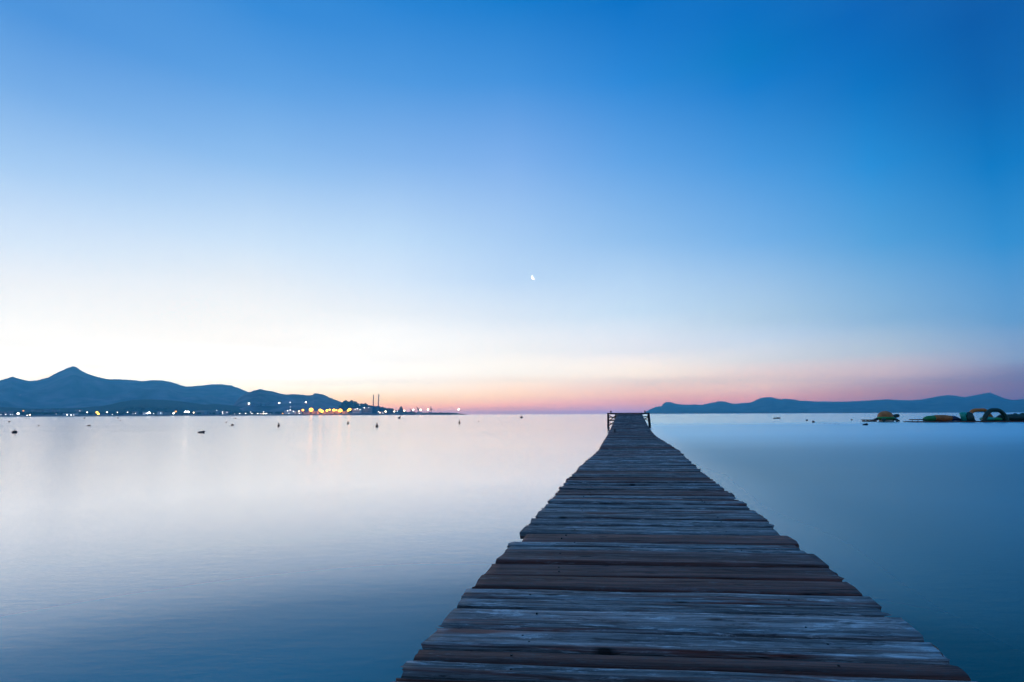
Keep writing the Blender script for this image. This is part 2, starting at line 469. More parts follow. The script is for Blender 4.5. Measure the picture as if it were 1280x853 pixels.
def build_world():
    w = bpy.data.worlds.new('World')
    sc.world = w
    w.use_nodes = True
    nt = w.node_tree
    L = nt.links
    for n in list(nt.nodes): nt.nodes.remove(n)
    out = N(nt, 'ShaderNodeOutputWorld')
    bg = N(nt, 'ShaderNodeBackground')
    bg.inputs['Strength'].default_value = 1.0
    tc = N(nt, 'ShaderNodeTexCoord')
    nrm = N(nt, 'ShaderNodeVectorMath', operation='NORMALIZE')
    L.new(tc.outputs['Generated'], nrm.inputs[0])
    sep = N(nt, 'ShaderNodeSeparateXYZ')
    L.new(nrm.outputs[0], sep.inputs[0])

    def m(op, a, b=0.0):
        x = N(nt, 'ShaderNodeMath', operation=op)
        for i, q in enumerate((a, b)):
            if isinstance(q, (int, float)): x.inputs[i].default_value = q
            else: L.new(q, x.inputs[i])
        return x.outputs[0]
    el = m('DIVIDE', m('ARCSINE', m('MAXIMUM', sep.outputs[2], 0.0)), math.pi / 2)
    pos = m('SQRT', el)
    az = m('MULTIPLY', m('ARCTAN2', sep.outputs[0], sep.outputs[1]), 180 / math.pi)
    cols = []
    for px, stops in SKY_COLS.items():
        d = ray(px, 515.5)
        a = math.degrees(math.atan2(d.x, d.y))
        st = [(math.degrees(math.asin(max(0.0, ray(px, y).z))), (*c, 1.0)) for y, c in stops]
        cols.append((a, st))
    for a in (-95, 100): cols.append((float(a), [(e_, lin(c)) for e_, c in BACK[a]]))
    cols.sort(key=lambda q: q[0])
    cols.append((180.0, [(e_, lin(c)) for e_, c in BACK[180]]))

    def ramp(st):
        r = N(nt, 'ShaderNodeValToRGB')
        cr = r.color_ramp
        cr.interpolation = 'LINEAR'
        st = sorted([s_ for s_ in st] + [(e_, lin(c)) for e_, c in ZENITH], key=lambda q: q[0])
        cr.elements[0].position = math.sqrt(max(0.0, st[0][0]) / 90)
        cr.elements[0].color = st[0][1]
        cr.elements[1].position = math.sqrt(st[-1][0] / 90)
        cr.elements[1].color = st[-1][1]
        for e, c in st[1:-1]:
            q = cr.elements.new(math.sqrt(e / 90))
            q.color = c
        L.new(pos, r.inputs['Fac'])
        return r.outputs['Color']

    def step(src, a, b):
        q = N(nt, 'ShaderNodeMapRange')
        q.inputs['From Min'].default_value = a
        q.inputs['From Max'].default_value = b
        L.new(src, q.inputs['Value'])
        return q.outputs['Result']

    def mix(f, a, b):
        x = N(nt, 'ShaderNodeMix', data_type='RGBA')
        L.new(f, x.inputs[0]); L.new(a, x.inputs[6]); L.new(b, x.inputs[7])
        return x.outputs[2]
    c = ramp(cols[0][1])
    for i in range(1, len(cols) - 1):
        c = mix(step(az, cols[i - 1][0], cols[i][0]), c, ramp(cols[i][1]))
    c = mix(step(m('ABSOLUTE', az), 100.0, 180.0), c, ramp(cols[-1][1]))
    # a few thin wisps of lit cloud low over the western hills
    mp = N(nt, 'ShaderNodeMapping')
    mp.inputs['Scale'].default_value = (9, 9, 60)
    L.new(nrm.outputs[0], mp.inputs['Vector'])
    nz = N(nt, 'ShaderNodeTexNoise')
    nz.inputs['Scale'].default_value = 1.0
    nz.inputs['Detail'].default_value = 5
    L.new(mp.outputs['Vector'], nz.inputs['Vector'])
    wis = m('MULTIPLY', step(nz.outputs['Fac'], 0.52, 0.72), m('MULTIPLY', step(el, 0.065, 0.042), step(az, -18.0, -26.0)))
    x = N(nt, 'ShaderNodeMix', data_type='RGBA', blend_type='MULTIPLY')
    L.new(m('MULTIPLY', wis, 0.9), x.inputs[0])
    L.new(c, x.inputs[6])
    x.inputs[7].default_value = (0.98, 0.84, 0.68, 1)
    L.new(x.outputs[2], bg.inputs['Color'])
    L.new(bg.outputs[0], out.inputs['Surface'])


build_world()

# air
HAZE = 1.25 / 8200.0
if HAZE > 0:
    hm = bpy.data.materials.new('haze')
    hm.use_nodes = True
    nt = hm.node_tree
    for n in list(nt.nodes): nt.nodes.remove(n)
    o_ = N(nt, 'ShaderNodeOutputMaterial')
    pv = N(nt, 'ShaderNodeVolumePrincipled')
    pv.inputs['Color'].default_value = (0.19, 0.75, 1.0, 1)
    pv.inputs['Density'].default_value = HAZE
    pv.inputs['Anisotropy'].default_value = 0.42
    nt.links.new(pv.outputs[0], o_.inputs['Volume'])
    b_ = MB()
    b_.box((0, 0, 345), (22400, 22400, 700))
    tag(b_.build('haze', hm), kind='stuff')

# ------------------------------------------------------------------ water and land
wv, wf = [Vector((0, 0, 0))], []
radii = [30, 200, 1200, 5000, 10900]
SEG = 96
for r in radii:
    wv += [Vector((r * math.cos(k * 2 * math.pi / SEG), r * math.sin(k * 2 * math.pi / SEG), 0)) for k in range(SEG)]
for k in range(SEG):
    wf.append((0, 1 + k, 1 + (k + 1) % SEG))
    for i in range(len(radii) - 1):
        a, b_ = 1 + i * SEG, 1 + (i + 1) * SEG
        wf.append((a + k, b_ + k, b_ + (k + 1) % SEG, a + (k + 1) % SEG))
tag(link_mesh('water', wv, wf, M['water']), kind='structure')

LAND = []       # (verts, faces) of terrain, for standing things on it


def interp(pts, x):
    if x <= pts[0][0]: return pts[0][1]
    for (x0, y0), (x1, y1) in zip(pts, pts[1:]):
        if x <= x1:
            t = (x - x0) / (x1 - x0)
            return y0 + (y1 - y0) * t
    return pts[-1][1]


def ridge(name, pts, dist, front, back, mat, step=1.5, rough=0.12, fs=1 / 260.0, seed=0.0, power=1.0, kind='structure', fine=0.0):
    """terrain whose skyline passes through the given sight lines at its own distance"""
    x0, x1 = pts[0][0], pts[-1][0]
    n = int((x1 - x0) / step) + 1
    rows_f, rows_b = 22, 8
    verts, faces = [], []
    for i in range(n + 1):
        px = x0 + (x1 - x0) * i / n
        py = interp(pts, px) + fine * noise.noise(Vector((px * 0.9, seed, 0.0)))
        p = at_dist(px, py, dist)
        hz = max(p.z, 0.3)
        d = Vector((p.x, p.y, 0)).normalized()
        for j in range(rows_f + rows_b + 1):
            if j <= rows_f:
                t = j / rows_f
                r = dist - front * (1 - t)
                q = d * r
                k = noise.fractal(Vector((q.x * fs, q.y * fs, seed)), 1.0, 2.1, 5)
                spur = noise.ridged_multi_fractal(Vector((q.x * fs * 0.8, q.y * fs * 0.8, seed + 7)), 0.9, 2.0, 4, 1.0, 2.0)
                prof = (t ** 1.15) * (1 - 0.25 * (1 - t)) if power == 1.0 else t ** power
                amp = rough * t * (1 - t) * 2.2
                z = hz * (prof + amp * (k * 0.9 + (spur - 1.2) * 0.5))
                z = min(z, hz * (t * 0.15 + 0.85) * (r / dist)) if t < 1 else hz
                if j == 0: z = -2.0
            else:
                t = (j - rows_f) / rows_b
                r = dist + back * t
                q = d * r
                z = hz * (1 - t) ** 1.3 * (1 + 0.0 * t)
                if j == rows_f + rows_b: z = -2.0
            verts.append(Vector((q.x, q.y, z)))
    R_ = rows_f + rows_b + 1
    for i in range(n):
        for j in range(R_ - 1):
            a = i * R_ + j
            faces.append((a, a + R_, a + R_ + 1, a + 1))
    o = link_mesh(name, verts, faces, mat, smooth=True)
    LAND.append((verts, faces))
    tag(o, kind=kind)
    return o


# far massif on the left
ridge('mountain', [(-90, 492), (-60, 484), (-30, 478), (0, 475.8), (10, 472.5), (16.5, 470.6), (21, 472.8), (27, 474), (37, 476.5), (46, 475.6),
                   (60, 472), (68, 467.5), (80, 462.2), (87, 459.2), (91, 458), (95, 458.6), (100, 462.6), (110, 467.5), (122, 471.5), (134, 474),
                   (150, 474.2), (166, 475.2), (178, 476.6), (190, 475.4), (203, 475.6), (214, 477.6), (224, 481), (233, 483.6), (248, 482.4),
                   (262, 480.8), (276, 480.4), (288, 481.6), (300, 486), (310, 490), (325, 496), (345, 505), (360, 514), (366, 519)],
      6800, 2600, 2600, M['west_ridge'], rough=0.5, fs=1 / 520.0, seed=1.3, fine=0.45)
# nearer hill with the port below it
ridge('hills', [(285, 518), (292, 506), (300, 496), (308, 491.2), (318, 488.2), (326, 486.2), (332, 488.2), (341, 489.2), (348, 491.5), (357, 493.4),
                (366, 492.6), (378, 493.6), (386, 494.4), (391.5, 493.6), (392.5, 491.8), (398, 492.0), (405, 493.6), (411, 496.6), (418, 499.5),
                (426, 502.5), (434, 505.2), (446, 509), (462, 514), (476, 518)],
      4200, 1500, 1500, M['west_ridge'], rough=0.45, fs=1 / 330.0, seed=5.1, fine=0.6)
# low dark foothills in front of the massif
ridge('hills', [(-90, 506), (-40, 509), (0, 509), (40, 511), (75, 510.5), (100, 510), (130, 507.5), (150, 503), (168, 500), (190, 499.5), (210, 500.5),
                (235, 503), (255, 506), (270, 505), (290, 507), (315, 511), (330, 516), (338, 519)],
      3500, 1000, 1200, M['forest'], rough=0.3, fs=1 / 240.0, seed=9.4, fine=0.4)
# the low coast itself, from the frame edge to the power station headland
ridge('shore', [(-95, 516.6), (0, 517.4), (80, 517.6), (180, 517.4), (300, 517.2), (380, 516.4), (425, 515.8), (445, 514.6), (470, 515.2), (500, 516.2), (520, 517.0), (545, 517.6), (552, 518.0)],
      2350, 380, 900, M['rock'], step=2.0, rough=0.1, fs=1 / 60.0, seed=3.0, power=0.55)
# wooded headland behind the white buildings
ridge('hills', [(418, 517), (424, 509), (429, 502.6), (431, 501.6), (437, 502.2), (444, 503), (450, 505.2), (455, 505.0), (462, 507.0), (470, 508.6),
                (476, 509.6), (483, 511), (490, 512.6), (498, 514), (508, 516), (514, 518)],
      2900, 420, 500, M['forest'], step=0.8, rough=0.2, fs=1 / 60.0, seed=13.0, fine=1.3)
# the mountains across the bay on the right
ridge('mountain', [(806, 515.6), (810, 513.6), (815, 510.4), (820, 508.6), (825, 508.3), (827, 507.6), (829, 504.6), (832, 503.0), (838, 502.6), (843, 504.4), (850, 505.8),
                   (862, 506.2), (868, 505.6), (877, 506.4), (888, 503.8), (900, 501.6), (908, 502.6), (917, 505.2), (926, 504.2), (938, 503.4),
                   (948, 498.8), (955, 496.8), (963, 496.4), (970, 498.2), (977, 499.4), (980, 498.4), (987, 499.0), (1000, 501), (1020, 502.0), (1045, 502.4),
                   (1062, 502.0), (1080, 501.2), (1098, 500.2), (1108, 499.2), (1120, 500.2), (1138, 500.6), (1152, 499.6), (1164, 497.4), (1176, 495.0), (1186, 494.0), (1196, 495.2),
                   (1205, 496.6), (1218, 494.4), (1230, 492.0), (1237, 490.8), (1246, 494.2), (1256, 498.2), (1266, 500.2), (1280, 499), (1300, 494), (1330, 490), (1370, 499), (1410, 512)],
      8200, 2400, 1900, M['ridge'], step=1.5, rough=0.45, fs=1 / 560.0, seed=21.0, fine=0.5)

BVH = []
for v, f in LAND:
    BVH.append(BVHTree.FromPolygons([tuple(p) for p in v], f))


def ground_hit(px, py):
    d = ray(px, py)
    best = None
    for b_ in BVH:
        h = b_.ray_cast(EYE, d)
        if h[0] is not None and (best is None or h[3] < best[1]): best = (h[0], h[3])
    return best


def ground_z(x, y):
    best = 0.0
    for b_ in BVH:
        h = b_.ray_cast(Vector((x, y, 3000)), Vector((0, 0, -1)))
        if h[0] is not None: best = max(best, h[0].z)
    return best


# woods along the coast, one mass of small crowns
def woods(spots, name='woods'):
    bm = bmesh.new()
    for (x, y, z, r) in spots:
        a = random.random() * 6.28
        g = bmesh.ops.create_icosphere(bm, subdivisions=1, radius=r)
        for v in g['verts']:
            k = 1 + 0.35 * noise.noise(v.co * (2.1 / r) + Vector((x, y, a)))
            v.co = Vector((v.co.x * k * 1.15, v.co.y * k * 1.15, v.co.z * k * 0.85)) + Vector((x, y, z))
    mb = MB(); mb.bm(bm)
    return tag(mb.build(name, M['forest']), kind='stuff')


sp = []
for i in range(1500):
    px = random.uniform(-90, 440)
    d = random.uniform(2080, 2900)
    p = at_dist(px, 518, d)
    hmax = 0.55 + 0.45 * noise.noise(Vector((px * 0.05, d * 0.004, 2.0)))
    if hmax < 0.35: continue
    sp.append((p.x, p.y, ground_z(p.x, p.y) + 3.0, random.uniform(3.5, 8.0) * hmax * 1.4))
for i in range(420):
    px = random.uniform(424, 512)
    d = random.uniform(2550, 2960)
    p = at_dist(px, 518, d)
    sp.append((p.x, p.y, ground_z(p.x, p.y) + 2.5, random.uniform(3.0, 6.5)))
woods(sp)

# ------------------------------------------------------------------ rocks of the harbour mole
def mole():
    mb = MB()
    a, b_ = on_plane(503, 519.0, 0), None
    D0 = 2020
    P0, P1 = at_dist(500, 518, D0), at_dist(582, 518, D0 + 40)
    P0.z = P1.z = 0
    n = 420
    for i in range(n):
        t = random.random()
        p = P0.lerp(P1, t)
        top = 14.0 * min(1, (1 - t) * 5.0) * (1 - 0.35 * t) * (0.85 + 0.35 * noise.noise(Vector((t * 22, 0, 4))))
        w = random.uniform(-1, 1)
        z = top * (1 - abs(w)) * random.uniform(0.6, 1.0)
        bm = bmesh.new()
        bmesh.ops.create_icosphere(bm, subdivisions=1, radius=random.uniform(1.6, 2.9))
        for v in bm.verts:
            v.co *= 1 + 0.4 * noise.noise(v.co * 0.7 + Vector((i * 3.1, 0, 0)))
            v.co += Vector((p.x, p.y + w * 11, z))
        mb.bm(bm)
    # solid core under the boulders
    pts = [P0.lerp(P1, k / 12) for k in range(13)]
    mb.tube([(p.x, p.y, 0.6) for p in pts], [7.5 * min(1, (1 - k / 12) * 4 + 0.2) for k in range(13)], 8)
    o = mb.build('breakwater', M['rock'])
    tag(o, 'low dark rock breakwater tapering off into the sea right of the harbour cranes', 'breakwater')


mole()

# ------------------------------------------------------------------ buildings
PXM = F


FWD = CAM_M.to_3x3() @ Vector((0, 0, -1))


def px2m(n, p_): return n * (p_ - EYE).dot(FWD) / F


def building(x0, x1, top, base, dist, wall, label, cat='building', roof='flat', storeys=3, group=None, name='building'):
    """block of flats or house standing on the coast, sized from its sight lines"""
    pc = at_dist((x0 + x1) / 2, base, dist)
    w = px2m(abs(x1 - x0), pc)
    gz = ground_z(pc.x, pc.y) if base > 512 else pc.z
    gz = max(0.8, min(gz, pc.z)) if base > 512 else pc.z
    ztop = at_dist((x0 + x1) / 2, top, dist).z
    h = max(4.0, ztop - gz)
    yaw = random.uniform(-.12, .12)
    e = empty(name, (pc.x, pc.y, gz), yaw)
    tag(e, label, cat, group)
    dep = max(8.0, min(w * 0.7, 22))
    mb = MB()
    mb.box((0, 0, h / 2 - 1.5), (w, dep, h + 3))
    mb.build('wall', wall, e)
    nb = max(2, min(8, int(w / 4)))
    for s_ in range(storeys):
        for k in range(nb):
            wb = MB()
            wb.box((-w / 2 + (k + 0.5) * w / nb, -dep / 2 - 0.03, h * (s_ + 0.55) / storeys), (w / nb * 0.42, 0.12, h / storeys * 0.45))
            wb.build('window', M['glass'], e)
    rb = MB()
    if roof == 'flat':
        rb.box((0, 0, h + 0.32), (w + 0.7, dep + 0.7, 0.6))
        rb.build('roof', wall, e)
    elif roof == 'vault':
        seg = 12
        v, f = [], []
        for yy in (-dep / 2 - 0.3, dep / 2 + 0.3):
            for k in range(seg + 1):
                a = math.pi * k / seg
                v.append((-math.cos(a) * (w / 2 + 0.3), yy, h + 0.02 + math.sin(a) * w * 0.14))
        for k in range(seg):
            f.append((k, k + 1, seg + 2 + k, seg + 1 + k))
        f.append(tuple(range(seg + 1))[::-1]); f.append(tuple(range(seg + 1, 2 * seg + 2)))
        rb.add(v, f); rb.build('roof', M['grey_wall'], e)
    else:
        v = [(-w / 2 - .4, -dep / 2 - .4, h + .02), (w / 2 + .4, -dep / 2 - .4, h + .02), (w / 2 + .4, dep / 2 + .4, h + .02), (-w / 2 - .4, dep / 2 + .4, h + .02),
             (-w / 2 + w * .2, 0, h + dep * .22), (w / 2 - w * .2, 0, h + dep * .22)]
        rb.add(v, [(0, 1, 5, 4), (1, 2, 5), (2, 3, 4, 5), (3, 0, 4), (3, 2, 1, 0)])
        rb.build('roof', M['tile'], e)
    return e


G_SHORE = 'pale houses in the trees along the left shore'
WW, PW, GW, BW, DW = M['white_wall'], M['pink_wall'], M['grey_wall'], M['blue_wall'], M['dark_wall']
BLD = [
    # x0, x1, top, base, dist, wall, roof, storeys, label
    (1, 6, 515.2, 519.4, 2110, PW, 'hip', 1, 'tiny pale house at the far left edge of the wooded shore'),
    (10.5, 15, 514.2, 519.2, 2160, PW, 'flat', 2, 'tiny pale house just left of the bright white lamp by the left edge'),
    (40, 45, 512.6, 517.5, 2350, PW, 'hip', 1, 'mauve house high in the trees, left end of the hazy shore rooftops'),
    (46.5, 53, 512.9, 517.5, 2330, PW, 'hip', 2, 'wide mauve house second from left in the hazy shore rooftops'),
    (56, 62, 511.9, 517.5, 2380, GW, 'flat', 2, 'grey house above the trees in the middle of the hazy shore rooftops'),
    (66, 72.5, 512.8, 518.2, 2300, PW, 'flat', 2, 'mauve block right of the hazy shore rooftops, a faint lamp on it'),
    (82, 94, 517.2, 519.4, 2060, WW, 'flat', 1, 'long low white building on the waterfront behind a row of three lamps'),
    (95, 101, 512.6, 518, 2300, PW, 'hip', 1, 'mauve house with a small lamp between two pinkish shore lamps'),
    (166, 171.5, 514.6, 519, 2120, GW, 'flat', 2, 'grey house under the small lamp left of the white harbour lights'),
    (179, 184, 515.4, 519, 2090, WW, 'flat', 1, 'small white house left of the cluster of bright white lamps'),
    (197.5, 202.5, 514.8, 519, 2080, WW, 'hip', 2, 'white gabled house right of the cluster of bright white lamps'),
    (206, 212, 515.6, 519, 2120, GW, 'flat', 2, 'grey house beside the twin white and orange lamps'),
    (245.5, 257, 514.9, 518.8, 2120, GW, 'vault', 1, 'blue grey hall with a rounded roof on the left shore'),
    (259, 274, 513.6, 518.8, 2150, GW, 'flat', 3, 'long blue grey hotel right of the round roofed hall'),
    (279.5, 286, 514.6, 518.6, 2120, PW, 'flat', 2, 'pink house beside two stacked lamps on the left shore'),
    (314.5, 320.5, 503.2, 507.6, 3350, GW, 'vault', 2, 'pale blue house on the dark hillside beside the highest left lamp'),
    (321.5, 324.6, 505.2, 507.4, 3350, GW, 'hip', 1, 'smallest pale blue house on the dark hillside'),
    (328, 331, 504.8, 507.6, 3350, GW, 'flat', 1, 'narrow pale blue house in the middle of the hillside houses'),
    (333, 336.6, 505.0, 507.2, 3350, GW, 'hip', 1, 'low pale blue house left of the last hillside house'),
    (337.6, 342.2, 503.8, 507.2, 3350, GW, 'vault', 2, 'rounded pale blue house, rightmost of the hillside houses'),
    (356, 364, 513.2, 518.6, 2060, WW, 'flat', 3, 'white lit hotel left of the orange harbour lights'),
    (364.4, 369.4, 514.4, 518.6, 2050, WW, 'flat', 2, 'lower white wing right of the lit white hotel'),
    (372, 377, 514.2, 518.6, 2060, WW, 'hip', 2, 'small white house between the white hotel and the orange lights'),
    (380, 387, 515.0, 518.6, 2038, PW, 'flat', 2, 'warehouse under the leftmost orange harbour lights'),
    (390.5, 398, 514.2, 518.6, 2038, PW, 'flat', 2, 'warehouse right of the brightest orange light'),
    (403, 408, 515.0, 518.6, 2038, PW, 'hip', 2, 'gabled warehouse between the two paired orange lights'),
    (409.5, 417, 514.6, 518.6, 2038, PW, 'flat', 2, 'long warehouse in the middle of the orange harbour lights'),
    (418, 424, 514.0, 518.6, 2038, PW, 'flat', 2, 'warehouse with a dim orange lamp left of the large right orange light'),
    (428, 434.5, 514.2, 518.6, 2038, PW, 'flat', 2, 'warehouse between the last two large orange lights'),
    (441.5, 451, 511.2, 518.2, 2080, WW, 'flat', 3, 'white lit terminal building under the wooded headland'),
    (453.6, 464, 509.6, 518.0, 2090, PW, 'flat', 4, 'pinkish white block with a lamp on its roof, left of the blue power hall'),
    (463.8, 472.2, 508.2, 518.0, 2120, BW, 'flat', 2, 'dark blue power station hall beneath the two tall chimneys'),
    (473.4, 479, 514.6, 518.2, 2060, PW, 'flat', 1, 'low pinkish shed right of the blue power hall'),
    (484, 490.6, 513.4, 518.2, 2090, DW, 'flat', 2, 'low dark shed between the warm lamps right of the chimneys'),
    (512.5, 518, 515.0, 517.8, 2060, DW, 'flat', 1, 'low dark harbour shed right of the dark tower'),
    (521.5, 526.5, 515.5, 517.4, 2010, WW, 'flat', 1, 'small white hut on the harbour mole under the warm lamps'),
]
for (x0, x1, t, b_, d, w_, rf, st, lb) in BLD:
    building(x0, x1, t, b_, d, w_, lb, roof=rf, storeys=st)

# dark stepped tower by the port
p = at_dist(501.3, 518, 2060)
e = empty('harbour_tower', (p.x, p.y, 0.5), -math.atan2(p.x, p.y))
tag(e, 'dark square harbour tower with a stepped top right of the two chimneys', 'tower')
hh = at_dist(501.3, 508.3, 2060).z
mb = MB(); mb.box((0, 0, hh * .36), (14.5, 12, hh * .78)); mb.build('wall', DW, e)
mb = MB(); mb.box((-.6, 0, hh * .82), (11, 10, hh * .14)); mb.box((-.8, 0, hh * .94), (5.5, 6, hh * .1)); mb.build('roof', DW, e)
for k in range(5):
    mb = MB(); mb.box((0, -6.05, hh * (.12 + .14 * k)), (9, .2, 1.6)); mb.build('window', M['glass'], e)

# chimneys
for (cx, top, bs, lb) in ((466.6, 493.6, 507.5, 'tall thin red brown chimney, left one of the pair above the blue power hall'),
                          (472.9, 493.2, 508.5, 'tall thin red brown chimney, right one of the pair above the blue power hall')):
    p = at_dist(cx, bs, 2250)
    g = ground_z(p.x, p.y)
    ht = at_dist(cx, top, 2250).z - g
    e = empty('chimney', (p.x, p.y, g))
    tag(e, lb, 'chimney', 'power station chimneys')
    mb = MB(); mb.lathe([(2.6, -1), (2.5, 2), (2.2, ht * .5), (1.9, ht - 3)], 20); mb.build('shaft', M['chim'], e, smooth=True)
    mb = MB(); mb.lathe([(2.1, ht - 2.99), (2.25, ht - 1.4), (2.25, ht), (1.7, ht + .01)], 20); mb.build('rim', M['steel'], e)
    mb = MB()
    for zz in (.35, .68): mb.lathe([(2.55, ht * zz), (2.75, ht * zz + .2), (2.75, ht * zz + 1.0), (2.4, ht * zz + 1.2)], 20)
    mb.build('platform_ring', M['steel'], e)


# harbour cranes
def crane(cx, top, dist, lean, lb):
    p = at_dist(cx, 517, dist)
    e = empty('harbour_crane', (p.x, p.y, 4.0), -math.atan2(p.x, p.y))
    tag(e, lb, 'crane', 'harbour cranes')
    ht = at_dist(cx, top, dist).z - 4.0
    b1 = MB()
    for sx in (-2.2, 2.2):
        for sy in (-2.2, 2.2):
            b1.tube([(sx, sy, -3), (sx * .5, sy * .5, ht * .55)], .75, 6)
    b1.build('portal_frame', M['steel'], e)
    b2 = MB(); b2.box((0.6, 0, ht * .62), (7.0, 5, ht * .17), bev=.2); b2.build('cabin', M['dark_wall'], e)
    b3 = MB(); b3.tube([(0, 0, ht * .6), (lean * ht * .5, 0, ht)], [1.3, .7], 6)
    b3.tube([(0, 0, ht * .72), (lean * ht * .5, 0, ht)], .35, 6); b3.build('jib', M['steel'], e)
    b4 = MB(); b4.tube([(0, 0, ht * .66), (-2.2, 0, ht * .84)], .8, 6); b4.build('mast', M['steel'], e)


crane(514.0, 510.9, 2030, -.5, 'small dark crane left of the white lamp on the harbour mole')
crane(522.6, 508.2, 2040, -.55, 'slender dark crane with a leaning jib left of the first warm mole lamp')
crane(538.8, 508.2, 2030, -.15, 'tallest dark crane with a heavy cabin near the end of the harbour lamps')

